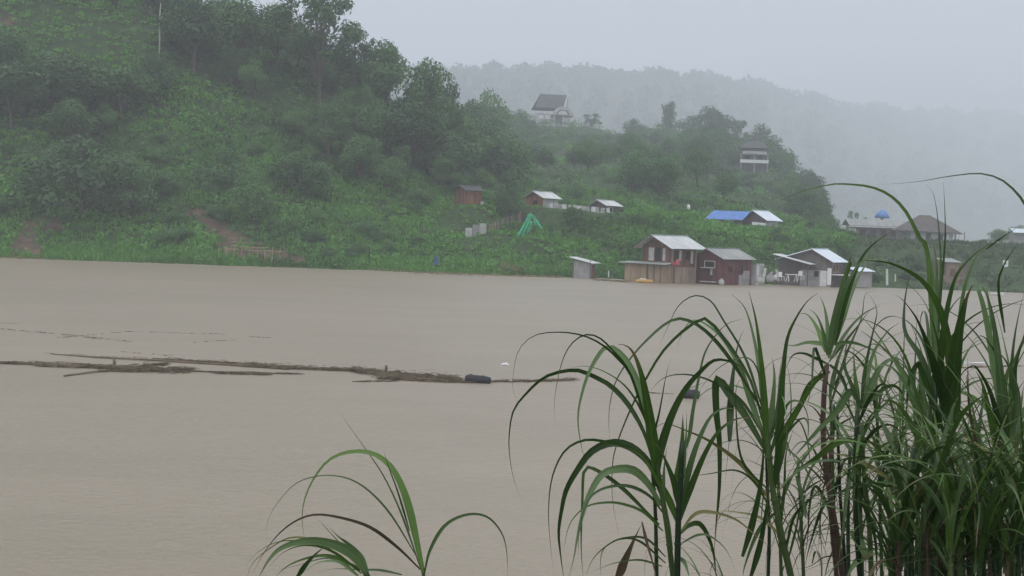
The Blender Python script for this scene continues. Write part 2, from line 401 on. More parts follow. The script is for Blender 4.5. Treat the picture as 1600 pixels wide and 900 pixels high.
# ------------------------------------------------------------------ soil scars in the hillside cover
SCARS = [(40, 372, 18, 26), (42, 392, 34, 14), (312, 337, 22, 11), (333, 354, 22, 13), (356, 374, 26, 14), (394, 397, 52, 13), (452, 405, 34, 6), (85, 352, 26, 12), (14, 32, 18, 7), (1490, 425, 26, 20)]
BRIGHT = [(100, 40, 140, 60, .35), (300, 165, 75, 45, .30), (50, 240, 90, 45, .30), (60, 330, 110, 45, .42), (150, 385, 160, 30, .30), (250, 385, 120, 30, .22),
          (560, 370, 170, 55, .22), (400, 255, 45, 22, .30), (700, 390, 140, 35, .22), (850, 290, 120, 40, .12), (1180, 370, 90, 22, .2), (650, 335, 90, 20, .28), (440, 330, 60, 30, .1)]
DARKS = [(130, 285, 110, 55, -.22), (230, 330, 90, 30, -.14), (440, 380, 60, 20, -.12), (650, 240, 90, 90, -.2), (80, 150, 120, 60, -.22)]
def in_scars(px, py):
    k = np.zeros(len(px), bool)
    for a, b, c, d in SCARS:
        k |= ((px - a) / c) ** 2 + ((py - b) / d) ** 2 < 1
    return k
def projv(Pn):
    v = Pn - np.array([0, 0, CAMZ]); dz = v @ f_
    return 800 + F * (v @ r_) / dz, 450 - F * (v @ u_) / dz

us = np.linspace(-900, 2600, 330)
ss = np.concatenate([[-40, -20, -8], np.linspace(-4, 135, 130), [150, 165, 180, 195, 210, 230, 250, 270, 290, 310, 330, 350, 370, 390, 410, 430, 450, 470, 490, 510, 530, 560], [600, 700, 800, 900, 1600, 2600]])
Ug, Sg = np.meshgrid(us, ss)
Yg = SHORE + Sg; Xg = (Ug - 800) / F * Yg
hill = link('hillside_ground', grid_mesh('hillside_ground', Xg, Yg, terr(Xg, Yg), MAT['slope'], tone=lambda V: in_scars(*projv(V)).astype(float)))
tag(hill, kind='structure')

def near_z(x, y):
    return np.interp(y, [-60, 0, 3, 5.5, 12, 16, 22], [3.6, 3.35, 3.3, 3.0, .9, -.3, -3.0]) + .12 * vnoise(x * .9, y * .9) * np.clip((14 - y) / 4, 0, 1)
xs = np.linspace(-60, 60, 90); ys = np.concatenate([np.linspace(-60, -4, 12), np.linspace(-3, 22, 40)])
Xn, Yn = np.meshgrid(xs, ys)
tag(link('near_bank', grid_mesh('near_bank', Xn, Yn, near_z(Xn, Yn), MAT['turf'])), kind='structure')

# far ridge across the valley
fu = np.linspace(200, 2300, 160)
def ridge_top(u):
    top_y = np.interp(u, [200, 700, 1050, 1180, 1300, 1450, 1600, 2300], [120, 120, 128, 146, 176, 190, 200, 220])
    Yr = np.interp(u, [200, 700, 1050, 1250, 1600, 2300], [2000, 2000, 2150, 2700, 4300, 4400])
    return top_y, Yr
ty, Yr = ridge_top(fu)
rows = []
for t_, hf in ((-.45, .02), (-.3, .3), (-.15, .7), (0, 1), (.12, .9), (.3, .5)):
    yy = Yr * (1 + t_); xx = (fu - 800) / F * yy
    hz = 361 + (fu - 800) * .0349
    zz = 6 + (CAMZ + (hz - ty) / F * Yr - 6) * hf
    rows.append((xx, yy, zz))
Xr = np.array([r[0] for r in rows]); Yr2 = np.array([r[1] for r in rows]); Zr = np.array([r[2] for r in rows])
tag(link('far_hill', grid_mesh('far_hill', Xr, Yr2, Zr, MAT['turf'])), kind='structure')
# forest on it: one far mass
nC = 2600
uu = RNG.uniform(210, 2250, nC); tt = np.where(RNG.random(nC) < .45, RNG.uniform(-.03, .02, nC), RNG.uniform(-.4, .0, nC))
ty, Yr = ridge_top(uu)
hf = np.interp(tt, [-.45, -.3, -.15, 0, .12], [.02, .3, .7, 1, .9])
cy = Yr * (1 + tt); cx = (uu - 800) / F * cy
cz = 6 + (CAMZ + (361 + (uu - 800) * .0349 - ty) / F * Yr - 6) * hf
rad = RNG.uniform(2.6, 7.0, nC) * Yr / 1300 * (1 + .5 * vnoise(uu / 23, tt * 0 + 5))
K = 34
off = unit(RNG.normal(size=(nC, K, 3))) * RNG.uniform(.55, 1, (nC, K, 1))
Cc = np.stack([cx, cy, cz + rad * 1.0], 1)[:, None, :] + off * rad[:, None, None] * np.array([1, 1, 1.15])
V, Fq = leaf_quads(Cc.reshape(-1, 3), unit(off.reshape(-1, 3) + RNG.normal(size=(nC * K, 3)) * .6), np.repeat(rad * .36, K), RNG, .8)
tag(link('far_forest', np_mesh('far_forest', V, Fq, MAT['far'])), kind='stuff')

# house pads kept clear: filled in by builders (x, y, r)
CLEAR = []

# ------------------------------------------------------------------ trees
def crown_lobes(kind, rng):
    """lobes (centre, radius) of a crown for a tree one unit tall"""
    Lb = []
    if kind == 'broad':
        for i in range(17):
            a = rng.uniform(0, 6.28); r = .36 * math.sqrt(rng.random()); h = .42 + .44 * rng.random() * (1 - .5 * r / .36)
            Lb.append((np.array([r * math.cos(a), r * math.sin(a), h]), rng.uniform(.11, .19)))
        Lb.append((np.array([0, 0, .82]), .16))
    elif kind == 'dome':
        for i in range(20):
            a = rng.uniform(0, 6.28); r = .52 * math.sqrt(rng.random()); h = .12 + .68 * rng.random() * math.sqrt(max(0, 1 - (r / .62) ** 2))
            Lb.append((np.array([r * math.cos(a), r * math.sin(a), h]), rng.uniform(.14, .22)))
        Lb.append((np.array([0, 0, .8]), .19))
    elif kind == 'sparse':
        for i in range(34):
            a = rng.uniform(0, 6.28); r = .33 * math.sqrt(rng.random()); h = .42 + .50 * rng.random()
            Lb.append((np.array([r * math.cos(a), r * math.sin(a), h]), rng.uniform(.05, .115)))
    elif kind == 'column':
        for i in range(16):
            h = .18 + .76 * i / 15; a = rng.uniform(0, 6.28); r = .03
            Lb.append((np.array([r * math.cos(a), r * math.sin(a), h]), .12 * (1 - .45 * abs(h - .45)) * (.55 if h > .85 else 1)))
    return Lb
def tree_proto(kind, seed, mat, bark, nleaf, lsize):
    rng = np.random.default_rng(seed)
    Lb = crown_lobes(kind, rng)
    wts = np.array([r ** 2 for c, r in Lb]); wts /= wts.sum()
    C = []; Nn = []
    cnt = rng.multinomial(nleaf, wts)
    for (c, r), k in zip(Lb, cnt):
        d = unit(rng.normal(size=(k, 3))); d[:, 2] = np.where(rng.random(k) < .35, np.abs(d[:, 2]), d[:, 2])
        rr_ = r * np.where(rng.random(k) < .75, rng.uniform(.78, 1.12, k), rng.uniform(.2, .8, k))
        # ragged lobes: push out along a few random directions
        q = unit(rng.normal(size=(5, 3))); rag = 1 + .28 * np.max(np.clip(d @ q.T - .55, 0, 1), axis=1) * 2
        p = c + d * (rr_ * rag)[:, None] * np.array([1, 1, .86])
        C.append(p); Nn.append(unit(d + np.array([0, 0, .5]) + rng.normal(size=(k, 3)) * .55))
    C = np.concatenate(C); Nn = np.concatenate(Nn)
    keep = C[:, 2] > .02
    C, Nn = C[keep], Nn[keep]
    V, Fq = leaf_quads(C, Nn, rng.uniform(.6, 1.25, len(C)) * lsize, rng, .6)
    crown = np_mesh('crown', V, Fq, mat)
    tb = MB()
    th = {'broad': .5, 'dome': .45, 'sparse': .62, 'column': .9}[kind]
    lean = rng.normal(size=2) * .03
    pts = [(lean[0] * k * k * 3, lean[1] * k * k * 3, -.04 + (th + .04) * k) for k in np.linspace(0, 1, 6)]
    tb.tube(pts, list(np.linspace(.026, .012, 6) * (.5 if kind == 'sparse' else 1)), 6)
    for (c, r) in Lb[::2]:
        k = rng.uniform(.45, .95); b0 = np.array(pts[int(k * 5)]) if c[2] > pts[int(k * 5)][2] else np.array(pts[1])
        mid = (b0 + c) / 2 + np.array([0, 0, -.02])
        tb.tube([tuple(b0), tuple(mid), tuple(c)], [.010, .007, .003], 5)
    trunk = tb.mesh('trunk', bark)
    return crown, trunk
PROTO = {}
def proto(kind, tone):
    key = (kind, tone)
    if key not in PROTO:
        mt = {'m': MAT['tree'], 'd': MAT['darktree'], 'p': MAT['paletree']}[tone]
        nl, ls = {'broad': (4200, .024), 'dome': (4200, .030), 'sparse': (4600, .018), 'column': (2200, .020)}[kind]
        bk = MAT['palebark'] if kind == 'sparse' else MAT['bark']
        base = abs(hash((len(kind), ord(kind[0]), ord(tone)))) % 1000
        PROTO[key] = [tree_proto(kind, base + i * 17, mt, bk, nl, ls) for i in range(3 if kind != 'column' else 1)]
    return PROTO[key]
WREL = {'broad': .98, 'dome': 1.28, 'sparse': .76, 'column': .25}
TREES = []
def put_tree(x, y, h, wd, kind, tone, label, group=None, name=None, k=None, cat=None):
    z = T(x, y)
    c, t = proto(kind, tone)[(k if k is not None else random.randrange(9)) % len(proto(kind, tone))]
    nm = name or {'broad': 'broadleaf_tree', 'dome': 'leafy_bush', 'sparse': 'open_crowned_tree', 'column': 'column_tree'}[kind]
    o = thing(nm, (x, y, z - .15), label, cat or ('bush' if kind == 'dome' else 'tree'), group, random.uniform(0, 6.28))
    o.scale = (wd / WREL[kind], wd / WREL[kind], h)
    link('crown', c, o); link('trunk', t, o)
    TREES.append((x, y, wd / 2))
    return o
def tree_px(px, top, s, wpx, kind, tone, label, k=None, name=None):
    Y = SHORE + stretch(px, s)
    x = P(px, top, Y)[0]; zt = P(px, top, Y)[2]
    h = max(1.2, zt - T(x, Y))
    return put_tree(x, Y, h * 1.02, wpx * Y / F, kind, tone, label, None, name, k)
HAND = [
 (505, -12, 42, 150, 'sparse', 'd', 'tall pale-trunked tree with sky showing through its open crown on the ridge', 0),
 (560, 38, 46, 70, 'sparse', 'm', 'thin open tree just right of the tallest pale-trunked tree', 1),
 (605, 60, 45, 110, 'broad', 'm', 'rounded tree on the ridge right of the tall open tree', 0),
 (668, 86, 48, 100, 'broad', 'm', 'tree ending the dense ridge wood where it drops toward the river valley', 1),
 (706, 118, 44, 60, 'broad', 'd', 'dark tree at the outer corner of the ridge wood', 2),
 (640, 150, 36, 130, 'broad', 'd', 'broad dark tree in the shaded hollow below the ridge wood', 0),
 (700, 205, 34, 100, 'broad', 'd', 'dark tree above the brown timber shack', 1),
 (590, 150, 34, 90, 'broad', 'm', 'tree in front of the shaded hollow below the ridge', 2),
 (435, 2, 44, 110, 'broad', 'm', 'crown left of the tall pale-trunked tree on the ridge', 0),
 (372, -10, 42, 120, 'broad', 'm', 'broad tree at the top edge of the ridge left of the tall open tree', 1),
 (305, -20, 38, 120, 'broad', 'd', 'dark tree high on the ridge beside the bare white trunk', 2),
 (90, 78, 26, 190, 'broad', 'd', 'large dark spreading tree under the grassy patch of the upper left slope', 0),
 (20, 90, 24, 120, 'broad', 'd', 'dark tree at the far left below the bright grassy patch', 1),
 (190, 100, 28, 120, 'broad', 'm', 'mid green tree right of the large dark spreading tree', 2),
 (130, 208, 10, 190, 'dome', 'd', 'large dark overgrown bush above the bare earth scar by the water', 0),
 (205, 235, 11, 110, 'dome', 'm', 'rounded bush on the right shoulder of the large dark overgrown bush', 1),
 (400, 256, 12, 85, 'dome', 'p', 'bright green bush standing alone above the earth slip', 0),
 (350, 225, 18, 110, 'dome', 'm', 'bush behind the bright green bush on the middle slope', 2),
 (470, 235, 20, 120, 'dome', 'm', 'bush below the foot of the tall pale-trunked tree', 1),
 (762, 138, 64, 78, 'broad', 'p', 'pale green tree in the dip between the ridge wood and the gabled house', 0),
 (815, 168, 72, 54, 'broad', 'm', 'tree left of the dark gabled house on the hilltop', 1),
 (796, 262, 20, 56, 'dome', 'd', 'dark round bush between the brown timber shack and the tin roofed hut', 2),
 (1047, 157, 90, 22, 'column', 'd', 'narrow column shaped tree standing up from the far ridge', 0),
 (992, 184, 84, 44, 'dome', 'd', 'dark rounded tree on the far ridge left of the column tree', 0),
 (1108, 164, 84, 78, 'broad', 'd', 'tall dark tree topping the far ridge right of the column tree', 0),
 (1152, 186, 86, 50, 'sparse', 'd', 'open crowned tree on the far ridge with sky between its twigs', 0),
 (1192, 192, 82, 76, 'broad', 'd', 'broad dark tree above the white balconies', 1),
 (1232, 232, 68, 56, 'broad', 'd', 'tree right of the white balconies on the falling ridge', 2),
 (1262, 262, 62, 56, 'broad', 'd', 'lower tree near the end of the falling ridge', 0),
 (1284, 286, 50, 40, 'broad', 'm', 'last tree at the end of the falling ridge above the low bank', 1),
 (1068, 186, 88, 76, 'broad', 'd', 'full dark tree between the column tree and the tall far ridge tree', 2),
 (1022, 200, 78, 80, 'dome', 'm', 'wide bush below and left of the column tree', 0),
 (1140, 205, 78, 80, 'broad', 'd', 'dark tree left above the white balconies', 2),
 (1085, 215, 70, 90, 'broad', 'm', 'broad tree below the tall far ridge tree', 1),
 (1212, 222, 72, 60, 'broad', 'd', 'dark tree close behind the right end of the white balconies', 0),
 (1222, 262, 58, 76, 'dome', 'd', 'dark bush below and right of the white balconies', 1),
 (1250, 285, 50, 80, 'dome', 'm', 'wide bush under the falling ridge trees', 2),
 (1275, 305, 42, 56, 'dome', 'd', 'low dark bush closing the end of the falling ridge', 0),
 (1178, 268, 52, 80, 'dome', 'm', 'bush just under the white balconies', 2),
 (1060, 245, 60, 100, 'dome', 'd', 'shaded dark bush mass below the column tree', 2),
 (985, 215, 70, 90, 'dome', 'm', 'bush below the dark rounded tree of the far ridge', 0),
 (925, 205, 74, 80, 'dome', 'm', 'bush on the slope right of the dark gabled house', 1),
 (893, 190, 74, 34, 'dome', 'p', 'pale bush hiding the porch foot of the dark gabled house', 2),
 (850, 186, 74, 44, 'dome', 'm', 'bush below the left wall of the dark gabled house', 0),
 (872, 200, 70, 70, 'dome', 'p', 'pale bush below the middle of the dark gabled house', 1),
 (780, 185, 56, 90, 'dome', 'm', 'wide bush under the pale green tree in the dip', 2),
 (835, 215, 56, 100, 'dome', 'm', 'wide bush on the slope above the tin roofed hut', 0),
 (926, 178, 86, 30, 'sparse', 'm', 'small twiggy tree right of the dark gabled house', 1),
 (1115, 240, 56, 90, 'dome', 'd', 'dark bush in the hollow left of the white balconies', 1),
 (960, 208, 80, 60, 'dome', 'm', 'bush on the skyline dip between gabled house and column tree', 2),
 (1030, 192, 82, 60, 'dome', 'm', 'bush at the foot of the column shaped tree', 0),
 (1333, 330, 150, 20, 'sparse', 'm', 'small thin tree behind the left end of the long grey house', 1),
 (1352, 338, 152, 22, 'broad', 'm', 'small round tree behind the long grey house roof', 0),
 (1560, 356, 170, 46, 'broad', 'm', 'hazy tree beyond the pale porch house at far right', 1),
 (1595, 350, 175, 50, 'broad', 'm', 'hazy tree at the far right edge beyond the low bank', 2),
 (1580, 385, 60, 60, 'dome', 'd', 'dark bush behind the small white sign at far right', 1),
 (1540, 398, 50, 50, 'dome', 'm', 'bush on the low bank left of the small white sign', 2),
]

# ------------------------------------------------------------------ buildings
def corr(mb, o, a, d, la, ld, pitch=.28, amp=.03, th=.03):
    """corrugated sheet: o corner, a unit along the ridge, d unit down the slope"""
    a = Vector(a); d = Vector(d); nrm = a.cross(d).normalized()
    if nrm.z < 0: nrm = -nrm
    k = max(2, int(la / (pitch / 2)))
    o = Vector(o); top = []; bot = []
    for i in range(k + 1):
        hgt = amp if i % 2 else -amp
        p = o + a * (la * i / k) + nrm * hgt
        top += [p + nrm * th, p + d * ld + nrm * th]; bot += [p, p + d * ld]
    vs = top + bot; B = len(top); fs = []
    for i in range(k):
        q = i * 2
        fs += [(q, q + 1, q + 3, q + 2), (B + q, B + q + 2, B + q + 3, B + q + 1), (q + 1, B + q + 1, B + q + 3, q + 3), (q, q + 2, B + q + 2, B + q)]
    fs += [(0, B, B + 1, 1), (2 * k, 2 * k + 1, B + 2 * k + 1, B + 2 * k)]
    mb.add(vs, fs)
def opening(parent, name, face, u, v, wd, ht, frame, pane, L_=0, fw=.08, W_=0):
    """window or door: frame of four bars, pane set back inside. face 'g' = gable x=0, 'l' = long wall y=0"""
    m = MB()
    def bx(u0_, v0_, u1_, v1_, d0, d1, mm):
        if face == 'g': mm.box((-d1, u0_, v0_), (-d0, u1_, v1_))
        else: mm.box((u0_, -d1, v0_), (u1_, -d0, v1_))
    bx(u - fw, v - fw, u, v + ht + fw, .05, .14, m); bx(u + wd, v - fw, u + wd + fw, v + ht + fw, .05, .14, m)
    bx(u, v + ht, u + wd, v + ht + fw, .05, .14, m); bx(u, v - fw, u + wd, v, .05, .14, m)
    o = m.build(name, frame, parent)
    p = MB(); bx(u, v, u + wd, v + ht, .052, .07, p)
    p.build('pane' if name == 'window' else 'door_panel', pane, o)
    return o
def patch(parent, name, face, u, v, wd, ht, mat, d0=.05, d1=.10):
    m = MB()
    if face == 'g': m.box((-d1, u, v), (-d0, u + wd, v + ht))
    else: m.box((u, -d1, v), (u + wd, -d0, v + ht))
    return m.build(name, mat, parent)
def boards(parent, face, u0_, u1_, zlo, zhi, mat, bw=.22, d=.045, rng=random, name='boards'):
    m = MB(); u = u0_
    while u < u1_ - .01:
        e_ = min(u + bw, u1_); zt = min(zhi(u), zhi(e_)) if callable(zhi) else zhi
        dd = d * rng.uniform(.75, 1.0)
        if face == 'g': m.box((-dd, u + .006, zlo), (.0, e_ - .006, zt))
        else: m.box((u + .006, -dd, zlo), (e_ - .006, .0, zt))
        u = e_
    return tag(m.build(name, mat, parent), kind='stuff')
def gable_house(name, label, cat, loc, theta, W, Lh, hw, hr, roofmat, wallmat, corem, og=.5, oe=.5, og_back=None, zb=-.6, off=.55, bw=.22, gable=None, wallsplit=None):
    """origin at the corner nearest the viewer; x runs along the ridge, y along the gable wall"""
    h = thing(name, loc, label, cat, None, theta)
    core = MB(); yr = W * off
    pent = [(0, zb), (W, zb), (W, hw), (yr, hr), (0, hw)]
    vs = [(0.0, y, z) for y, z in pent] + [(Lh, y, z) for y, z in pent]
    core.add(vs, [(0, 1, 2, 3, 4)[::-1], (5, 6, 7, 8, 9)] + [(i, (i + 1) % 5, 5 + (i + 1) % 5, 5 + i) for i in range(5)])
    core.build('wall', corem, h)
    top = lambda y: hw + (hr - hw) * (y / yr if y < yr else (W - y) / (W - yr))
    boards(h, 'g', 0, W, zb, top, gable or wallmat, bw)
    boards(h, 'l', 0, Lh, zb, hw, wallmat, bw)
    rf = MB(); og_back = og if og_back is None else og_back
    for sgn, run in ((-1, yr), (1, W - yr)):
        d = Vector((0, sgn * run, hw - hr)).normalized(); ln = math.hypot(run, hr - hw) + oe
        corr(rf, (-og, yr, hr + .07), (1, 0, 0), d, Lh + og + og_back, ln)
    rf.build('roof', roofmat, h)
    # ridge cap and barge boards
    rc = MB(); rc.bar((-og - .02, yr, hr + .14), (Lh + og_back, yr, hr + .14), .26, .05); rc.build('ridge_cap', roofmat, h)
    bb = MB()
    for sgn, run in ((-1, yr), (1, W - yr)):
        d = Vector((0, sgn * run, hw - hr)).normalized(); ln = math.hypot(run, hr - hw) + oe
        a = Vector((-og + .06, yr, hr - .02)); bb.bar(a, a + d * ln, .06, .12)
    bb.build('barge_board', corem, h)
    return h
def corner(px, py, Y):
    """ground point below pixel at distance Y"""
    p = P(px, py, Y); return (p[0], p[1])

# two storey brown house
x, y = corner(1048, 440, 150)
h1 = gable_house('two_storey_house', 'two storey brown timber house with pale tin roof standing in the flood', 'house', (x, y, 0), math.radians(45), 4.0, 4.1, 3.95, 5.0, MAT['tin'], MAT['brownwood'], MAT['brownwood'], og=.8, oe=.75, og_back=1.3)
opening(h1, 'door', 'g', 1.35, 2.3, .85, 1.5, MAT['brownwood'], MAT['dark'])  # open doorway: near-black panel, the unlit inside painted as colour
patch(h1, 'shutter', 'g', 2.35, 2.35, .75, 1.4, MAT['offwhite'], .05, .11); patch(h1, 'shutter', 'g', .80, 2.35, .35, 1.4, MAT['offwhite'], .05, .11)
opening(h1, 'window', 'l', .25, 2.5, .75, 1.0, MAT['brownwood'], MAT['dark']); patch(h1, 'shutter', 'l', 1.15, 2.45, .38, 1.1, MAT['offwhite'], .05, .12)
opening(h1, 'window', 'l', 2.2, 2.55, .8, .95, MAT['brownwood'], MAT['dark']); patch(h1, 'shutter', 'l', 3.2, 2.15, .35, 1.4, MAT['offwhite'], .05, .12)
# pale lower storey skin on the long wall
for i in range(3):
    patch(h1, 'plywood_sheet', 'l', .55 + i * 1.18, -.5, 1.15, 2.25, MAT['tanwood'], .05, .09 + .01 * i)
for u in (-.05, 4.0):
    MB().box((u, -.16, -.6), (u + .14, -.02, 3.9)).build('post', MAT['tanwood'], h1)
# lean-to below the gable
m = MB(); m.box((-1.5, -.1, -.6), (-.06, 5.2, 1.95)); m.build('lean_to_wall', MAT['plywood'], h1)
m = MB()
k = 0.0
while k < 5.2:
    m.box((-1.55, k - .1 + .01, -.6), (-1.5, k + .62, 1.93)); k += .75
tag(m.build('plywood_skin', MAT['plywood'], h1), kind='stuff')
m = MB(); corr(m, (-2.0, -.6, 2.0), (0, 1, 0), Vector((1, 0, .08)).normalized(), 6.5, 2.0); m.build('lean_to_roof', MAT['greytin'], h1)
for yy in (.1, 1.0, 1.9):
    MB().box((-1.66, yy, -.8), (-1.56, yy + .12, 2.0)).build('post', MAT['greywood'], h1)
CLEAR.append((x, y + 3, 5.5))

# dark red house
x, y = corner(1131, 440, 151)
h2 = gable_house('red_timber_house', 'dark red timber house with weathered tin roof right of the two storey brown house', 'house', (x, y, .1), math.radians(43), 4.1, 4.6, 2.72, 3.7, MAT['greytin'], MAT['redwood'], MAT['redwood'], og=.5, oe=.35, og_back=.5)
opening(h2, 'window', 'l', .75, 1.35, .42, .55, MAT['redwood'], MAT['dark']); opening(h2, 'window', 'l', 2.65, 1.25, .42, .85, MAT['redwood'], MAT['dark'])
patch(h2, 'grey_sheet', 'l', 3.1, -.3, 1.2, 1.75, MAT['greyblock'], .05, .10); patch(h2, 'grey_sheet', 'l', 2.45, -.3, .6, 1.3, MAT['greyblock'], .05, .09)
opening(h2, 'window', 'g', 1.3, 1.75, 1.3, .6, MAT['offwhite'], MAT['dark'])
m = MB(); m.box((-.5, 1.2, 1.62), (-.05, 2.9, 1.70)); m.build('sill_shelf', MAT['offwhite'], h2)
m = MB(); m.box((-.2, 1.5, .9), (-.12, 1.75, 1.6)); m.build('hanging_cloth', MAT['offwhite'], h2)
m = MB(); m.box((-.9, .8, .12), (-.25, 2.6, .22)); m.build('step_board', MAT['offwhite'], h2)
CLEAR.append((x, y + 3, 5.0))
# white sheeted annex at its right end
p = P(1181, 440, 154)
an = thing('white_sheet_annex', (p[0], p[1], .1), 'narrow white sheeted annex at the right end of the red house', 'shed', None, math.radians(43))
MB().box((0, 0, -.4), (1.3, 1.6, 2.25)).build('wall', MAT['offwhite'], an)
m = MB(); corr(m, (-.05, -.15, 2.3), (0, 1, 0), Vector((1, 0, -.35)).normalized(), 2.0, 2.2); m.build('roof', MAT['greytin'], an)
for u in (0, .45, .9): MB().box((u + .02, -.07, -.4), (u + .42, -.02, 2.2)).build('sheet', MAT['white'] if u == 0 else MAT['offwhite'], an)

# grey house with bright roof
x, y = corner(1298, 440, 156)
h3 = gable_house('grey_house', 'grey boarded house with bright blue-white roof at the right of the shore houses', 'house', (x, y, .35), math.radians(60), 6.0, 4.3, 2.55, 3.75, MAT['bluetin'], MAT['greywood'], MAT['greywood'], og=.45, oe=.45, og_back=.9, off=.36, bw=.25)
patch(h3, 'rendered_wall', 'g', .0, -.5, 3.5, 1.95, MAT['greyblock'], .05, .10)
opening(h3, 'window', 'g', 1.35, .75, .55, .65, MAT['greyblock'], MAT['dark']).location.x = -.06
patch(h3, 'white_door', 'g', .45, -.3, .75, 1.75, MAT['white'], .10, .16); patch(h3, 'white_door', 'g', -.08, -.1, .45, 1.85, MAT['plastic'], .12, .18)
for u in (.35, 1.5, 2.6): opening(h3, 'window', 'l', u, 1.35, .65, .8, MAT['tanwood'], MAT['dark'])
m = MB(); m.box((-.1, -1.6, 1.0), (2.8, -.06, 1.08)); m.build('awning', MAT['plastic'], h3)
for u in (.3, 2.5): MB().box((u, -1.5, -.5), (u + .1, -1.4, 1.0)).build('post', MAT['offwhite'], h3)
CLEAR.append((x, y + 3, 5.5))
# canopy to its left
p = P(1262, 440, 156)
cn = thing('tin_canopy', (p[0], p[1], .35), 'sloping tin canopy on posts in front of the grey house', 'canopy', None, math.radians(58))
m = MB(); corr(m, (-.3, -.4, 2.1), (1, 0, 0), Vector((0, 1, .22)).normalized(), 2.6, 4.6); m.build('roof', MAT['tin'], cn)
for (a, b) in ((0, 0), (2, 0), (0, 3.7), (2, 3.7)): MB().box((a, b, -.4), (a + .1, b + .1, 2.05 + b * .2)).build('post', MAT['greywood'], cn)
MB().box((1.9, .2, -.3), (2.0, 3.6, 1.9)).build('back_wall', MAT['greywood'], cn)
CLEAR.append((p[0], p[1] + 1, 3))
# things under and beside the canopy
def plastic_chair(px, py, Y, rz, label):
    p = P(px, py, Y)
    c = thing('plastic_chair', (p[0], p[1], p[2]), label, 'chair', 'white plastic chairs under the canopy', rz)
    MB().box((-.24, -.24, .40), (.24, .24, .45)).build('seat', MAT['plastic'], c)
    MB().box((-.24, .20, .45), (.24, .26, .95)).build('backrest', MAT['plastic'], c)
    for a in (-.22, .18):
        for b in (-.22, .2): MB().box((a, b, 0), (a + .04, b + .04, .4)).build('leg', MAT['plastic'], c)
plastic_chair(1221, 438.5, 153.5, .6, 'white plastic chair left of the pale table under the canopy')
plastic_chair(1252, 437, 154.5, 2.4, 'white plastic chair right of the pale table under the canopy')
p = P(1237, 440, 153)
tb = thing('trestle_table', (p[0], p[1], p[2]), 'pale trestle table standing under the tin canopy', 'table', None, .4)
MB().box((-.65, -.35, .74), (.65, .35, .80)).build('tabletop', MAT['plastic'], tb)
for a in (-.58, .50):
    MB().bar((a, -.3, 0), (a + .1, -.05, .74), .07).build('leg', MAT['plastic'], tb); MB().bar((a, .3, 0), (a + .1, .05, .74), .07).build('leg', MAT['plastic'], tb)
def sack(px, py, Y, lab, mat='offwhite', s=.4):
    p = P(px, py, Y); m = MB()
    pts = [(0, 0, -.05), (0.02, 0, s * .3), (0, .02, s * .8), (.03, 0, s * 1.05), (.03, 0, s * 1.2)]
    m.tube(pts, [s * .5, s * .58, s * .5, s * .22, s * .3], 9)
    o = m.build('feed_sack', MAT[mat], None, True); o.location = tuple(p); o.scale = (1.15, .8, 1)
    return tag(o, lab, 'sack', 'sacks by the shore houses')
sack(1186, 441, 152.5, 'pale sack at the foot of the white sheeted annex', s=.6)
sack(1203, 440, 153, 'grey sack between the annex and the tin canopy', 'greyblock', .75)
sack(1212, 437, 154, 'white sack standing left of the plastic chairs', 'white', .5)
sack(1127, 444, 150, 'pale sack below the near corner of the red house', 'offwhite', .5)
p = P(1206, 440, 156)
for (xx, tl, lab) in ((1199, 412, 'grey post between the red house annex and the canopy'), (1209, 410, 'leaning grey post just left of the tin canopy')):
    a = P(xx, 442, 154.5); b = P(xx + 3, tl, 154.5)
    tag(MB().tube([a, (a + b) / 2 + np.array([.04, 0, 0]), b], [.09, .08, .06], 7).build('timber_post', MAT['greywood']), lab, 'post')
for (xa, ya, xb, yb, mt, lab) in ((1192, 441, 1196, 419, 'offwhite', 'pale board leaning against the annex of the red house'), (1217, 440, 1213, 421, 'greyblock', 'grey board leaning beside the tin canopy post'), (1201, 441, 1206, 425, 'greyblock', 'short grey board leaning between annex and canopy')):
    a = P(xa, ya, 153.6); b = P(xb, yb, 154.3); tag(MB().bar(a, b, .3, .04).build('leaning_board', MAT[mt]), lab, 'board')
# small pale lean-to with parts right of grey house
p = P(1338, 445, 157)
sh = thing('grey_lean_to', (p[0], p[1], .4), 'low grey lean-to half hidden by tall grass right of the grey house', 'shed', None, math.radians(20))
MB().box((0, 0, -.3), (2.0, 1.6, 1.4)).build('wall', MAT['greyblock'], sh)
m = MB(); corr(m, (-.2, -.3, 1.45), (1, 0, 0), Vector((0, 1, .18)).normalized(), 2.4, 2.2); m.build('roof', MAT['bluetin'], sh)
CLEAR.append((p[0] + 1, p[1] + 1, 2))

# small shed standing in the water
x, y = corner(922, 441, 156)
sd_ = thing('waterside_shed', (x, y, 0), 'small grey panelled shed with flat tin roof standing in the shallow water', 'shed', None, math.radians(62))
MB().box((0, 0, -.6), (1.3, 2.1, 1.75)).build('wall', MAT['offwhite'], sd_)
for i in range(3): MB().box((-.06, .02 + i * .7, -.5), (-.005, .68 + i * .7, 1.9)).build('panel', MAT['greyblock'], sd_)
MB().box((.2, -.06, -.4), (1.2, -.01, 1.5)).build('door', MAT['brownwood'], sd_)
for b in (-.02, 2.05): MB().box((-.1, b, -.7), (0.0, b + .09, 2.0)).build('post', MAT['greywood'], sd_)
m = MB(); corr(m, (-.35, -.5, 1.72), (1, 0, 0), Vector((0, 1, .2)).normalized(), 2.0, 3.1); m.build('roof', MAT['tin'], sd_)
CLEAR.append((x, y + 1, 2))

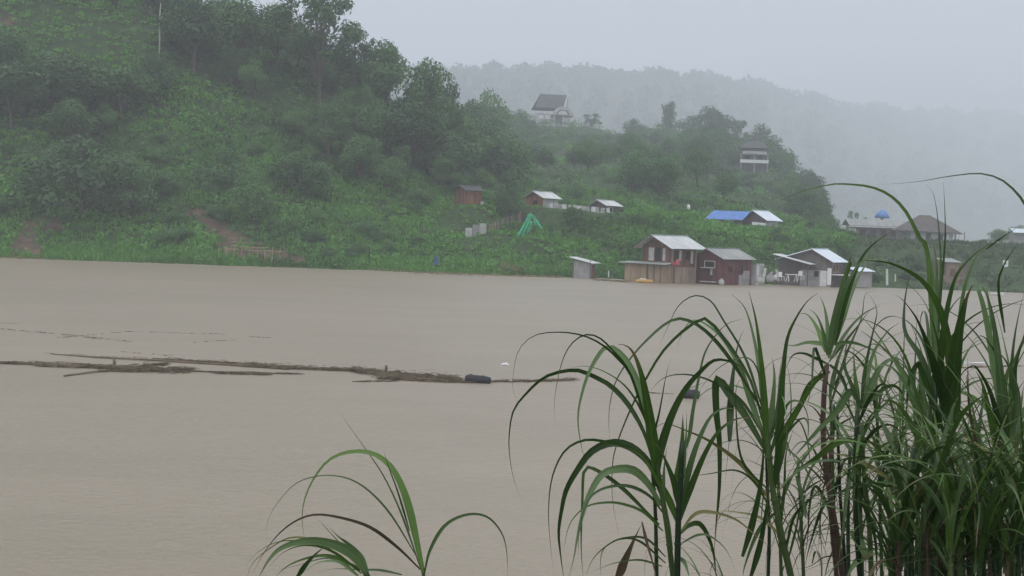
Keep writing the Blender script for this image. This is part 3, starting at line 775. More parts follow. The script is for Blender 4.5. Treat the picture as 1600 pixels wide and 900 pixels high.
# brown timber shack
def on_slope(px, py, Y):
    x, y = corner(px, py, Y); return x, y, P(px, py, Y)[2]
x, y, z = on_slope(729, 322, 181)
h = gable_house('timber_shack', 'brown timber shack with low dark roof on the slope below the ridge wood', 'shack', (x, y, z - .1), math.radians(30), 2.9 * 1.15, 2.2, 2.15, 2.75, MAT['darktin'], MAT['orangewood'], MAT['brownwood'], og=.35, oe=.35, zb=-1.2, off=.5, gable=MAT['brownwood'])
opening(h, 'door', 'l', .9, .1, .6, 1.6, MAT['orangewood'], MAT['brownwood'])
CLEAR.append((x, y + 2, 3.5))
p = P(753, 321, 181); o = MB().tube([(0, 0, 0), (0, 0, .2), (0, 0, .4), (0, 0, .5)], [.16, .22, .2, .08], 10).build('water_jar', MAT['offwhite'], None, True); o.location = tuple(p)
tag(o, 'small pale jar on the ground at the right of the brown timber shack', 'jar')

# tin roofed hut and its neighbour
x, y, z = on_slope(848, 322, 184)
h = gable_house('tin_roofed_hut', 'low hut with red brown gable and pale tin roof behind the white fence', 'hut', (x, y, z), math.radians(48), 2.9, 3.0, 1.15, 1.85, MAT['tin'], MAT['offwhite'], MAT['brownwood'], og=.4, oe=.5, zb=-1.2, gable=MAT['orangewood'], off=.5)
opening(h, 'window', 'g', .8, .1, .8, .6, MAT['brownwood'], MAT['dark'])
CLEAR.append((x, y + 2, 3))
x, y, z = on_slope(947, 333, 186)
h = gable_house('dark_walled_hut', 'low dark walled hut with pale tin roof at the right end of the white fence', 'hut', (x, y, z), math.radians(48), 2.6, 2.8, 1.05, 1.65, MAT['tin'], MAT['greywood'], MAT['greywood'], og=.4, oe=.4, zb=-1.2, off=.5)
opening(h, 'window', 'l', .5, .2, .7, .5, MAT['offwhite'], MAT['dark'])
CLEAR.append((x, y + 2, 3))

# white sheet fence between them
fx = [862, 868, 874, 882, 890, 897, 905, 912, 919, 926, 933, 941, 950]
p = P(862, 330, 183.5)
fn = thing('white_sheet_fence', tuple(p), 'ragged fence of white sheets running between the two tin roofed huts', 'fence')
for i, xx in enumerate(fx):
    hh = (11, 15, 9, 14, 18, 17, 13, 12, 13, 14, 13, 10, 15)[i]
    by = 316 + (xx - 862) * .085 + 3 + hh * .9
    a = P(xx, by, 183.5 + .1 * (i % 3)) - p
    wd = (7 if i % 4 else 5) * 183 / F; ht = hh * 183 / F
    mm = MB(); rot = Matrix.Translation(Vector(a)) @ Matrix.Rotation(random.uniform(-.3, .3), 4, 'Z') @ Matrix.Rotation(random.uniform(-.1, .1), 4, 'Y')
    mm.box((-wd / 2, -.015, 0), (wd / 2, .015, ht), rot); mm.build('sheet', MAT['offwhite'] if i % 3 else MAT['white'], fn)
mm = MB(); a = P(860, 322, 183.7) - p; b = P(956, 330, 183.7) - p; mm.bar(a, b, .06); mm.build('rail', MAT['greywood'], fn)
for xx in (864, 886, 908, 930, 952):
    a = P(xx, 318 + (xx - 862) * .085, 183.9) - p; mm = MB(); mm.bar(a, a - np.array([0, 0, 2.2]), .09); mm.build('post', MAT['greywood'], fn)

# grey panels and the ragged slat fence in front of the shack
p = P(744, 372, 172)
fn = thing('grey_panel_screen', tuple(p), 'screen of pale grey sheets on the slope below the timber shack', 'fence')
for i, (xx, tp, bt, wd) in enumerate(((732, 356, 373, 11), (743, 351, 372, 10), (754, 349, 370, 11))):
    a = P(xx, bt, 172 + .2 * i) - p
    m4 = Matrix.Translation(Vector(a)) @ Matrix.Rotation((-.2, .25, -.1)[i], 4, 'Z')
    MB().box((-wd / 2 * 172 / F, -.02, -.3), (wd / 2 * 172 / F, .02, (bt - tp) * 172 / F), m4).build('sheet', MAT['offwhite'] if i != 1 else MAT['greyblock'], fn)
for xx in (738, 749):
    a = P(xx, 352, 172.5) - p; m = MB(); m.bar(a, a - np.array([0, 0, 2.3]), .08); m.build('post', MAT['greywood'], fn)
p = P(790, 358, 175)
fn = thing('slat_fence', tuple(p), 'ragged grey brown slat fence climbing from the grey sheets to the tin roofed hut', 'fence')
sl = MB()
for i in range(26):
    xx = 762 + i * 2.35; tp = 351 - i * .98 + random.uniform(-2, 2); bt = tp + random.uniform(14, 22)
    a = P(xx, bt, 173 + i * .3) - p; b = P(xx + random.uniform(-1, 1), tp, 173 + i * .3) - p
    MB().bar(a, b, .12, .03).build('slat', MAT['tanwood'] if random.random() < .5 else MAT['greywood'], fn)
for t_ in (4, 12):
    a = P(760, 351 + t_, 173.2) - p; b = P(822, 326 + t_, 180.6) - p; MB().bar(a, b, .07).build('rail', MAT['greywood'], fn)

for a, b, Y, r in ((880, 322, 183.5, 2.6), (905, 326, 183.5, 2.6), (930, 328, 183.5, 2.6), (865, 320, 183.5, 2), (744, 360, 172, 2.4), (775, 354, 174, 2), (800, 340, 177, 2), (828, 352, 170, 2.2)):
    q_ = P(a, b, Y); CLEAR.append((q_[0], Y - 1, r))
# green netting hung from a pole
def cloth(name, corners, mat, label, cat, nu=9, nv=9, amp=.12, parent=None, seed=1):
    c = [np.array(q) for q in corners]; rng = np.random.default_rng(seed)
    vs = []
    for j in range(nv):
        for i in range(nu):
            a, b = i / (nu - 1), j / (nv - 1)
            q = (c[0] * (1 - a) + c[1] * a) * (1 - b) + (c[3] * (1 - a) + c[2] * a) * b
            vs.append(q + np.array([0, amp * math.sin(a * 9 + seed) * (.3 + b) + rng.normal() * amp * .3, rng.normal() * amp * .15]))
    fs = [(j * nu + i, j * nu + i + 1, (j + 1) * nu + i + 1, (j + 1) * nu + i) for j in range(nv - 1) for i in range(nu - 1)]
    m = MB().add(vs, fs); o = m.build(name, mat, parent, True)
    sol = o.modifiers.new('thick', 'SOLIDIFY'); sol.thickness = .02
    if label: tag(o, label, cat)
    return o
p = P(829, 362, 170)
nr = thing('green_net', tuple(p), 'bright green netting draped over a pole on the grass slope', 'netting')
q = lambda a, b, Y=170: P(a, b, Y) - p
cloth('net_fall', [q(827, 333), q(832, 335), q(818, 370), q(807, 371)], MAT['green_net'], None, None, parent=nr, amp=.18, seed=3)
cloth('net_fall', [q(830, 333), q(836, 338), q(848, 358), q(836, 352)], MAT['green_net'], None, None, parent=nr, amp=.15, seed=5)
cloth('net_fall', [q(826, 345), q(832, 346), q(828, 362), q(822, 366)], MAT['green_net'], None, None, parent=nr, amp=.12, seed=8)
MB().bar(q(830, 331, 170.3), q(829, 380, 170.3), .08).build('pole', MAT['bamboo'], nr)

# blue roofed house and white roofed neighbour
x, y, z = on_slope(1196, 352, 194)
h = gable_house('white_roofed_house', 'house with white tin roof set above the shore, joined to the blue roofed shed', 'house', (x, y, z), math.radians(48), 3.9, 3.3, .85, 1.95, MAT['bluetin'], MAT['offwhite'], MAT['greywood'], og=.4, oe=.6, zb=-1.5, gable=MAT['greywood'], off=.5)
CLEAR.append((x, y + 2, 3.5))
p = P(1175, 349, 193); q_ = P(1196, 351, 193)
tag(MB().bar(p, q_, .12, .4).build('white_rail', MAT['plastic']), 'short white rail under the gable of the white roofed house', 'rail')
a, b, c, d = P(1115, 329, 196), P(1173, 331, 196), P(1162, 344, 193), P(1101, 342, 193)
p = (c + d) / 2
bs = thing('blue_roofed_shed', (p[0], p[1], p[2] - 1.5), 'long low shed with a bright blue sheet roof above the shore houses', 'shed')
o3 = np.array([p[0], p[1], p[2] - 1.5])
m = MB(); corr(m, a - o3, unit(b - a), Vector(unit(d - a)), np.linalg.norm(b - a), np.linalg.norm(d - a), .3, .03); m.build('roof', MAT['bluesheet'], bs)
m = MB(); m.box((-2.2, .5, -.5), (2.4, 3.2, 1.45)); m.build('wall', MAT['greywood'], bs)
for t_ in np.linspace(-2.4, 2.4, 5): MB().box((t_, .1, -.8), (t_ + .1, .2, 1.45)).build('post', MAT['greywood'], bs)
CLEAR.append((p[0], p[1] + 2, 3.5))

# dark gabled house on the hilltop
x, y, z = on_slope(878, 184, 530)
gh = thing('gabled_house', (x, y, z), 'house with steep dark roof and white arched porch gable on the hilltop', 'house', None, 0.12)
gh.scale = (2.12, 2.12, 2.12)
W_, D_, hw_, hr_ = 5.2, 4.0, .6, 4.1
m = MB(); m.box((-4.4, 0, -3.5), (.9, D_, hw_)); m.build('wall', MAT['offwhite'], gh)
rf = MB()
ridge0, ridge1 = Vector((-3.75, D_ / 2, hr_)), Vector((1.2, D_ / 2, hr_))
eave0, eave1 = Vector((-4.95, -.7, hw_ + .9)), Vector((.15, -.7, hw_ + .9))
for yb, s_ in ((-.7, 1), (D_ + .7, -1)):
    e0 = Vector((-4.9, yb, hw_ + .9)); e1 = Vector((.1, yb, hw_ + .9)); th_ = Vector((0, 0, .12))
    rf.add([ridge0, ridge1, e1, e0, ridge0 + th_, ridge1 + th_, e1 + th_, e0 + th_], [(0, 1, 2, 3), (7, 6, 5, 4), (0, 4, 5, 1), (1, 5, 6, 2), (2, 6, 7, 3), (3, 7, 4, 0)])
rf.build('roof', MAT['darktin'], gh)
m = MB(); m.add([(.2, 0, hw_ + .3), (.2, D_, hw_ + .3), (.9, D_ / 2, hr_ - .4), (.3, 0, hw_), (.3, D_, hw_), (1.0, D_ / 2, hr_ - .5)], [(0, 1, 2), (3, 5, 4), (0, 2, 5, 3), (1, 4, 5, 2), (0, 3, 4, 1)]); m.build('gable_wall', MAT['greywood'], gh)
m = MB()
m.bar((1.2, D_ / 2, hr_ + .1), (.12, -.75, hw_ + .85), .14, .25); m.bar((1.2, D_ / 2, hr_ + .1), (1.7, D_ + .6, hw_ + .9), .14, .2); m.build('barge_board', MAT['white'], gh)
# porch with round arched gable
pg = MB()
def arch(r0_, r1_, y0_, cx_, cz_, mb, n=12, th=.25):
    vs = []; fs = []
    for i in range(n + 1):
        a = math.pi * i / n
        for r in (r0_, r1_):
            for yy in (y0_, y0_ + th): vs.append((cx_ + r * math.cos(a), yy, cz_ + r * math.sin(a) * .85))
    for i in range(n):
        q = i * 4; w_ = q + 4
        fs += [(q, q + 2, w_ + 2, w_), (q + 1, w_ + 1, w_ + 3, q + 3), (q + 2, q + 3, w_ + 3, w_ + 2), (q, w_, w_ + 1, q + 1)]
    mb.add(vs, fs)
arch(1.15, 1.75, -1.6, -.1, .35, pg); pg.build('porch_arch', MAT['offwhite'], gh)
m = MB(); arch(.02, .85, -1.5, -.1, .42, m); m.build('arch_panel', MAT['white'], gh)
m = MB(); arch(.02, 1.2, -1.3, -.1, .36, m); m.build('arch_recess', MAT['greywood'], gh)
m = MB(); m.box((-2.0, -1.55, .05), (1.8, -.1, .3)); m.build('porch_beam', MAT['greywood'], gh)
for u in (-1.7, -.1, 1.5): MB().box((u, -1.5, -3.2), (u + .2, -1.3, .05)).build('porch_post', MAT['white'], gh)
for u in (-4.2, -3.0): MB().box((u, -.08, -.3), (u + .9, -.02, .35)).build('window', MAT['plastic'], gh)
MB().box((.1, -1.7, -2.2), (1.3, -1.6, -.1)).build('porch_screen', MAT['offwhite'], gh)
CLEAR.append((x - 3, y + 4, 7.0))
# white building glimpsed at its left
x2, y2, z2 = on_slope(795, 176, 510)
wb_ = thing('white_cottage', (x2, y2, z2 - 1.2), 'small white cottage showing between trees left of the dark gabled house', 'cottage', None, .2)
wb_.scale = (2.1, 2.1, 2.1)
MB().box((-.9, 0, -2), (.9, 2, .9)).build('wall', MAT['white'], wb_)
m = MB(); m.add([(-1.2, -.3, .9), (1.2, -.3, .9), (1.2, 2.3, .9), (-1.2, 2.3, .9), (-1.1, 1, 1.7), (1.1, 1, 1.7)], [(0, 1, 5, 4), (2, 3, 4, 5), (0, 4, 3), (1, 2, 5), (0, 3, 2, 1)]); m.build('roof', MAT['greytin'], wb_)

# house with white balconies among trees
x, y, z = on_slope(1178, 262, 392)
bh = thing('balcony_house', (x, y, z), 'house with two white balcony bands half hidden by trees on the far ridge', 'house', None, -.06)
bh.scale = (1.76, 1.76, 1.76)
MB().box((-2.0, .9, -4), (2.2, 4, 3.1)).build('wall', MAT['greywood'], bh)
MB().box((-2.2, -.1, .75), (2.25, .15, 1.25)).build('balcony_parapet', MAT['plastic'], bh)
MB().box((-2.2, .17, .65), (2.25, .9, .74)).build('balcony_floor', MAT['offwhite'], bh)
MB().box((-1.9, -.1, 2.15), (1.9, .12, 2.6)).build('balcony_parapet', MAT['offwhite'], bh)
MB().box((-2.2, .14, 2.05), (2.25, .9, 2.14)).build('balcony_floor', MAT['offwhite'], bh)
for u in (-2.1, 0, 2.05): MB().box((u, .16, -3), (u + .12, .3, 2.04)).build('post', MAT['offwhite'], bh)
m = MB(); m.add([(-2.3, -.2, 3.1), (2.4, -.2, 3.1), (2.4, 4.3, 3.1), (-2.3, 4.3, 3.1), (-.8, 2, 4.3), (1.0, 2, 4.3)], [(0, 1, 5, 4), (2, 3, 4, 5), (0, 4, 3), (1, 2, 5), (0, 3, 2, 1)]); m.build('roof', MAT['darktin'], bh)
for u in (-1.4, .5): MB().box((u, .84, 1.0), (u + .9, .89, 1.9)).build('window', MAT['dark'], bh)
CLEAR.append((x, y + 1, 3))

# houses on the low bank at right
x, y, z = on_slope(1338, 372, 300)
lg = thing('long_grey_house', (x, y, z), 'long low grey house with pale roof edge on the hazy low bank', 'house', None, .03)
MB().box((0, 0, -2), (10.5, 5, 2.5)).build('wall', MAT['greywood'], lg)
m = MB(); corr(m, (-1.8, 2.6, 4.1), (1, 0, 0), Vector((0, -1, -.42)).normalized(), 13, 3.6, .5, .05); corr(m, (-1.8, 2.6, 4.1), (1, 0, 0), Vector((0, 1, -.42)).normalized(), 13, 3.6, .5, .05); m.build('roof', MAT['greytin'], lg)
MB().box((-1.8, -.82, 2.35), (11.2, -.7, 2.65)).build('eave_board', MAT['white'], lg)
for u in (.8, 3, 5.2, 7.4): MB().box((u, -.06, .5), (u + 1.1, -.01, 1.9)).build('window', MAT['dark'], lg)
MB().box((-1.6, -.5, -1.5), (-.2, 1, 2.1)).build('side_wall', MAT['offwhite'], lg)
x, y, z = on_slope(1378, 345, 312)
tk = thing('blue_water_tank', (x, y, z), 'blue water tank on a post above the long grey house', 'tank')
m = MB(); m.tube([(0, 0, .6), (0, 0, .7), (0, 0, 1.5), (0, 0, 2.1), (0, 0, 2.5)], [1.5, 1.7, 1.3, .8, .15], 14); m.build('tank_body', MAT['bluesheet'], tk, True)
MB().tube([(0, 0, -6), (0, 0, .62)], .35, 8).build('tank_post', MAT['greyblock'], tk)
x, y, z = on_slope(1455, 382, 288)
hp = thing('hip_roofed_house', (x, y, z), 'pale house with broad brown hip roof and white porch on the low bank', 'house', None, .08)
MB().box((-4.3, 0, -2), (5.2, 6, 2.8)).build('wall', MAT['offwhite'], hp)
m = MB(); m.add([(-6, -1, 2.75), (6.2, -1, 2.4), (6.2, 7, 2.75), (-6, 7, 2.75), (-1.6, 3, 6.0), (.6, 3, 6.0), (-6, -1, 2.6), (6.2, -1, 2.25), (6.2, 7, 2.6), (-6, 7, 2.6)], [(0, 1, 5, 4), (2, 3, 4, 5), (0, 4, 3), (1, 2, 5), (6, 9, 8, 7), (0, 6, 7, 1), (1, 7, 8, 2), (2, 8, 9, 3), (3, 9, 6, 0)]); m.build('roof', MAT['rust'], hp)
for u in (-3.4, -1.2, 1.4): MB().box((u, -.07, .9), (u + 1, -.01, 2.2)).build('window', MAT['dark'], hp)
for u in (3.0, 4.2, 5.4): MB().box((u, -.9, -1), (u + .2, -.7, 2.3)).build('porch_post', MAT['white'], hp)
m = MB(); m.box((3.2, -2.6, .55), (6.6, -1, .75)); m.build('porch_roof', MAT['plastic'], hp)
x, y, z = on_slope(1596, 375, 300)
wh = thing('white_roofed_hut', (x, y, z), 'small pale roofed hut at the far right edge of the low bank', 'hut')
MB().box((-1.5, 0, -2), (2.5, 3, 1.6)).build('wall', MAT['greyblock'], wh)
m = MB(); corr(m, (-2, 1.5, 2.4), (1, 0, 0), Vector((0, -1, -.4)).normalized(), 5, 2.4, .5, .04); m.build('roof', MAT['bluetin'], wh)
x, y, z = on_slope(1487, 440, 172)
rs = thing('reddish_shack', (x, y, z), 'small reddish plank shack behind the tall grass on the low bank', 'shack', None, .3)
MB().box((-.9, 0, -.6), (.9, 1.6, 2.3)).build('wall', MAT['brownwood'], rs)
m = MB(); corr(m, (-1.1, -.3, 2.35), (1, 0, 0), Vector((0, 1, .2)).normalized(), 2.2, 2.3); m.build('roof', MAT['greytin'], rs)
boards_o = boards(rs, 'l', -.9, .9, -.5, 2.25, MAT['tanwood'], .3)
MB().box((-.3, -.08, -.3), (.4, -.05, 1.6)).build('door', MAT['brownwood'], rs)
CLEAR.append((x, y + 1, 2))
q_ = hit(1571, 420); p = P(1571, 412, q_[1]); CLEAR.append((p[0], p[1] - 1.5, 2.2))
sg = thing('white_sign', tuple(p), 'small square white sign on a post at the far right of the low bank', 'sign')
MB().box((-.33, -.03, -.4), (.33, .03, .4)).build('sign_board', MAT['plastic'], sg)
MB().box((-.12, -.04, -.12), (.12, -.032, .15)).build('sign_mark', MAT['greyblock'], sg)
MB().box((-.04, .04, -3), (.04, .1, .3)).build('post', MAT['greywood'], sg)
for (xx, tp, bt, Y, w_, mt, lab) in ((1386, 420, 446, 166, .28, 'white', 'stout white post on the low bank behind the grass'), (1399, 428, 440, 166, .16, 'white', 'short white stake right of the stout white post'),
                                  (1507, 362, 440, 190, .10, 'greywood', 'tall thin grey pole on the low bank right of the hip roofed house'),
                                  (577, 385, 402, 160.5, .16, 'black', 'dark stump standing in the waterside weeds on the lower slope'),
                                  (951, 423, 434, 160, .16, 'plastic', 'short white stake at the water edge right of the small shed'), (946, 424, 434, 160.3, .12, 'black', 'dark stake beside the short white stake at the water edge')):
    Y = hit(xx, bt)[1] if Y > 162 else Y
    a = P(xx, bt + 4, Y); b = P(xx, tp, Y); CLEAR.append((a[0], Y - 1.2, 1.6))
    m = MB(); m.tube([a, (a + b) / 2, b], [w_ * .55, w_ * .5, w_ * .45], 8); tag(m.build('timber_post' if mt != 'white' else 'white_post', MAT[mt]), lab, 'post')
# bare pale trunk high on the left ridge, poles
Yt = hit(248, 66)[1] - 3.0
a = P(249, 60, Yt); b = P(251, 5, Yt); a2 = np.array([a[0], a[1], min(a[2], T(a[0], a[1])) - .3])
bt_ = thing('bare_trunk', tuple(a2), 'bare white tree trunk standing against the woods on the upper left ridge', 'tree')
m = MB(); m.tube([(0, 0, 0), tuple((a - a2) * 1.0 + np.array([0.05, 0, 0.1])), tuple((a + b) / 2 - a2 + np.array([-.08, 0, 0])), tuple(b - a2)], [.12, .10, .09, .05], 8); m.build('trunk', MAT['offwhite'], bt_, True)
m = MB(); m.tube([tuple((a + b) / 2 - a2 + np.array([-.08, 0, 0])), tuple((a + b) / 2 - a2 + np.array([.5, 0, .9]))], [.09, .03], 6); m.build('branch', MAT['white'], bt_)
# white speck things: lamp among scrub, white cloth in tree
for (xx, yy, Y, r, lab) in ((1067, 219, 450, .7, 'white cloth scrap caught in scrub below the column tree'), (1076, 324, 190, .28, 'small white bucket in the scrub left of the blue roofed shed'), (1415, 383, 230, .3, 'small white tub on the grass below the hip roofed house')):
    p = P(xx, yy, Y); m = MB(); m.tube([(0, 0, -r), (0, 0, -r * .3), (0, 0, r), (.02, 0, r * 1.3)], [r * .6, r * .75, r * .7, r * .4], 9)
    o = m.build('white_bucket' if 'cloth' not in lab else 'cloth_scrap', MAT['plastic'], None, True); o.location = tuple(p); tag(o, lab, 'bucket' if 'bucket' in lab else ('tub' if 'tub' in lab else 'cloth'))
# blue sheet caught at water edge
cloth('blue_sheet', [P(679, 400, 160.4), P(684, 399, 160.5), P(686, 415, 159.8), P(677, 415, 159.8)], MAT['bluecloth'], 'small blue plastic sheet hanging in the waterside weeds left of the grey screen', 'sheet', 6, 7, .12, seed=4)
# things by the two-storey house
cloth('pink_cloth', [P(1057, 405, 148.2), P(1062, 405, 148.4), P(1061, 415, 148.3), P(1056, 414, 148.1)], MAT['pink'], 'pink cloth hanging at the near corner of the two storey brown house', 'cloth', 5, 5, .05, seed=2)
cloth('red_cloth', [P(1048, 410, 148.0), P(1055, 409, 148.1), P(1055, 416, 148.1), P(1049, 415, 148.0)], MAT['red'], 'dark red cloth hanging left of the pink cloth', 'cloth', 5, 5, .05, seed=6)
p = on_water(1007, 442)
ob = thing('orange_float', tuple(p), 'orange plastic float against the plywood wall of the two storey house', 'float')
m = MB(); m.tube([(-1.0, 0, .1), (-.9, 0, .14), (0, 0, .18), (.8, 0, .16), (1.0, 0, .1)], [.04, .2, .24, .2, .05], 10); m.build('hull', MAT['orange'], ob, True)
MB().box((-.5, -.1, .38), (.1, .1, .48)).build('lid', MAT['plastic'], ob)

# bamboo frame on the water edge
p = P(390, 400, 161)
bf = thing('bamboo_landing', tuple(p), 'low bamboo landing frame on bare earth at the water edge', 'landing')
for (xa, ya, xb, yb) in ((358, 377, 414, 380), (350, 388, 440, 393), (342, 391, 402, 387), (362, 384, 420, 387)):
    m = MB(); m.tube([P(xa, ya, 161.2) - p, P((xa + xb) / 2, (ya + yb) / 2 + 1, 161) - p, P(xb, yb, 161) - p], [.06, .065, .05], 6); m.build('rail', MAT['bamboo'], bf)
for xx in (342, 354, 366, 378, 390, 402, 414, 426, 438):
    m = MB(); m.tube([P(xx, 388 + (xx - 340) * .04 - random.uniform(0, 5), 161.1) - p, P(xx + random.uniform(-2, 2), 413, 160.6) - p], [.05, .06], 6); m.build('post', MAT['bamboo'], bf)

# boats
def boat(name, px, py, wpx, label, mat='plastic', z=0.0, rz=0.0):
    p = on_water(px, py); Lb = wpx * p[1] / F
    b = thing(name, tuple(p), label, 'boat', None, rz); m = MB(); n_ = 9; vs = []; fs = []
    for i in range(n_):
        t_ = i / (n_ - 1); xx = (t_ - .5) * Lb; wv = .16 * Lb * math.sin(math.pi * (.08 + .84 * t_)) ** .7; sh = .10 * Lb * (1 + 1.2 * (2 * t_ - 1) ** 2 * .5)
        for (yy, zz) in ((-wv, sh), (-wv * .6, 0), (0, -.05 * Lb), (wv * .6, 0), (wv, sh), (wv * .85, sh), (0, .02 * Lb), (-wv * .85, sh)): vs.append((xx, yy, zz))
    for i in range(n_ - 1):
        for k in range(8): fs.append((i * 8 + k, (i + 1) * 8 + k, (i + 1) * 8 + (k + 1) % 8, i * 8 + (k + 1) % 8))
    fs += [tuple(range(8)), tuple((n_ - 1) * 8 + k for k in range(8))[::-1]]
    m.add(vs, fs); m.build('hull', MAT[mat], b)
    MB().box((-.06 * Lb, -.13 * Lb, .07 * Lb), (.02 * Lb, .13 * Lb, .085 * Lb)).build('thwart', MAT['offwhite'], b)
boat('white_boat', 1551, 462, 34, 'small white boat moored at the far bank behind the tall grass')
boat('white_float', 1524, 570, 34, 'white foam hull drifting on the debris line behind the tall grass')

# ------------------------------------------------------------------ trees: the ones that stand out, then the crowd
for (px, top, s, wpx, kind, tone, label, k) in HAND:
    tree_px(px, top, s, wpx, kind, tone, label, k)
LAND = [(505, 60, 'the tall pale-trunked tree'), (250, 40, 'the bare white trunk'), (90, 140, 'the large dark spreading tree'), (130, 275, 'the large dark overgrown bush'), (400, 275, 'the bright green lone bush'),
        (345, 362, 'the bare earth slip'), (390, 397, 'the bamboo landing'), (38, 385, 'the earth scar by the water'), (668, 110, 'the end of the ridge wood'), (640, 200, 'the shaded hollow'), (727, 306, 'the brown timber shack'),
        (743, 362, 'the grey panel screen'), (828, 352, 'the green netting'), (848, 310, 'the tin roofed hut'), (905, 325, 'the white sheet fence'), (947, 322, 'the dark walled hut'), (912, 425, 'the small waterside shed'),
        (1040, 405, 'the two storey brown house'), (1135, 410, 'the dark red house'), (1280, 410, 'the grey house'), (1135, 336, 'the blue roofed shed'), (1200, 338, 'the white roofed house'), (870, 165, 'the dark gabled house'),
        (1047, 178, 'the column shaped tree'), (1178, 243, 'the white balconies'), (1284, 310, 'the end of the falling ridge'), (1370, 358, 'the long grey house'), (1455, 358, 'the hip roofed house'), (1487, 420, 'the reddish shack'), (1571, 412, 'the small white sign'), (681, 406, 'the small blue sheet')]
USED = set()
def where_label(px, py, h, kind, tone):
    sz = ('low' if h < 1.6 else 'small' if h < 2.6 else 'mid-sized' if h < 5 else 'big')
    tn = {'m': 'mid green', 'd': 'dark', 'p': 'pale green'}[tone]; kd = {'dome': 'bush', 'broad': 'leafy tree', 'sparse': 'open tree', 'column': 'tree'}[kind]
    best = None
    for a, b, nm in sorted(LAND, key=lambda q: (q[0] - px) ** 2 + ((q[1] - py) * 1.3) ** 2)[:9]:
        dx, dy = px - a, py - b; ds = math.hypot(dx, dy)
        hx = '' if abs(dx) < abs(dy) * .45 else ('left' if dx < 0 else 'right'); hy = '' if abs(dy) < abs(dx) * .45 else ('above' if dy < 0 else 'below')
        dr = (f'{hy} and {hx} of' if hx and hy else f'{hx} of' if hx else hy)
        lab = f"{sz} {tn} {kd} {'just ' if ds < 45 else 'well ' if ds > 110 else ''}{dr} {nm}"
        best = best or lab
        if lab not in USED: USED.add(lab); return lab
    return best
SIL_X = [-400, 380, 420, 440, 560, 600, 640, 690, 715, 725, 760, 800, 835, 905, 960, 985, 1030, 1075, 1110, 1160, 1210, 1235, 1262, 1285, 1298, 1320, 1700]
SIL_Y = [-300, -80, 0, 5, 50, 66, 80, 96, 122, 150, 145, 170, 194, 200, 210, 200, 200, 195, 180, 200, 215, 250, 280, 306, 345, 380, 390]
def clear_of(x, y, r):
    return all((x - a) ** 2 + (y - b) ** 2 > (c + r) ** 2 for a, b, c in CLEAR)
OPEN = [(330, 190, 100, 60), (450, 310, 130, 60), (100, 35, 130, 55), (300, 165, 75, 42), (50, 245, 80, 35), (560, 370, 190, 75), (345, 360, 70, 40), (60, 350, 120, 55), (740, 370, 140, 60), (840, 300, 90, 45), (30, 30, 60, 40), (1180, 365, 110, 30)]
def fill(n_, u_rng, s_rng, kinds, tones, h_rng, dmin, labels, wfac=(.8, 1.15), names=None):
    made = 0; tries = 0
    while made < n_ and tries < n_ * 40:
        tries += 1
        s = random.uniform(*s_rng); u = random.uniform(*u_rng); Y = SHORE + stretch(u, s); x = (u - 800) / F * Y
        h = random.uniform(*h_rng); kind = random.choice(kinds); tone = random.choice(tones)
        z = T(x, Y)
        bx_, by_ = proj((x, Y, z)); tx_, ty_ = proj((x, Y, z + h))
        lim = np.interp(tx_, SIL_X, SIL_Y) + random.uniform(2, 14)
        if ty_ < lim:
            h = h - (lim - ty_) * Y / F
            if h < h_rng[0] * .55: continue
        wd = h * WREL[kind] * random.uniform(*wfac)
        if not clear_of(x, Y, wd * .45): continue
        my = (by_ + ty_) / 2
        if any(((bx_ - a) / c) ** 2 + ((my - b) / d) ** 2 < 1 for a, b, c, d in OPEN) and h > 2.6: continue
        if any((x - a) ** 2 + (Y - b) ** 2 < (dmin if h > 3 else dmin * .7) ** 2 for a, b, c in TREES): continue
        # keep houses in view: nothing tall in front of a house
        if any(abs(x * b / Y - a) < c + wd / 2 and Y < b and Y > b - (18 if b < 240 else 230) for a, b, c in CLEAR) and h > .9: continue
        lb, gp = labels[(kind == 'dome') * 1]
        lb = where_label(bx_ * .5 + tx_ * .5, my, h, kind, tone)
        put_tree(x, Y, h, wd, kind, tone, lb, gp); made += 1
    return made
fill(82, (-330, 720), (20, 62), ['broad', 'broad', 'broad', 'dome', 'sparse'], ['m', 'm', 'd', 'p', 'p'], (4.5, 8.5), 3.6,
     [('leafy tree crowded among others on the steep left hillside', 'trees crowding the steep left hillside'), ('tall bush crowded among trees on the steep left hillside', 'tall bushes crowding the steep left hillside')])
fill(95, (730, 1300), (62, 92), ['broad', 'dome', 'broad'], ['m', 'm', 'd', 'd', 'p'], (7, 16), 5.0,
     [('hazy tree', 'trees crowding the hill behind the huts'), ('hazy bush', 'bushes crowding the hill behind the huts')])
fill(90, (715, 1300), (34, 80), ['dome', 'dome', 'broad', 'broad'], ['m', 'm', 'p', 'd'], (3.0, 10.0), 4.2,
     [('hazy tree crowded among others on the hill behind the huts', 'trees crowding the hill behind the huts'), ('hazy bush crowded among others on the hill behind the huts', 'bushes crowding the hill behind the huts')])
fill(75, (-250, 900), (3, 34), ['dome'], ['m', 'p', 'p', 'm'], (1.1, 2.5), 2.6,
     [('', ''), ('low green bush scattered in the scrub of the lower left slope', 'low bushes in the scrub of the lower left slope')], (1.0, 1.5))
fill(40, (880, 1330), (6, 50), ['dome'], ['m', 'p', 'm'], (1.0, 2.2), 2.4,
     [('', ''), ('low green bush scattered in the scrub around the shore houses', 'low bushes in the scrub around the shore houses')], (1.0, 1.5))
fill(26, (1320, 1750), (4, 120), ['dome'], ['m', 'd'], (.9, 1.8), 2.6,
     [('', ''), ('low hazy bush on the flat bank behind the tall grass', 'low bushes on the flat bank at right')], (1.0, 1.6))

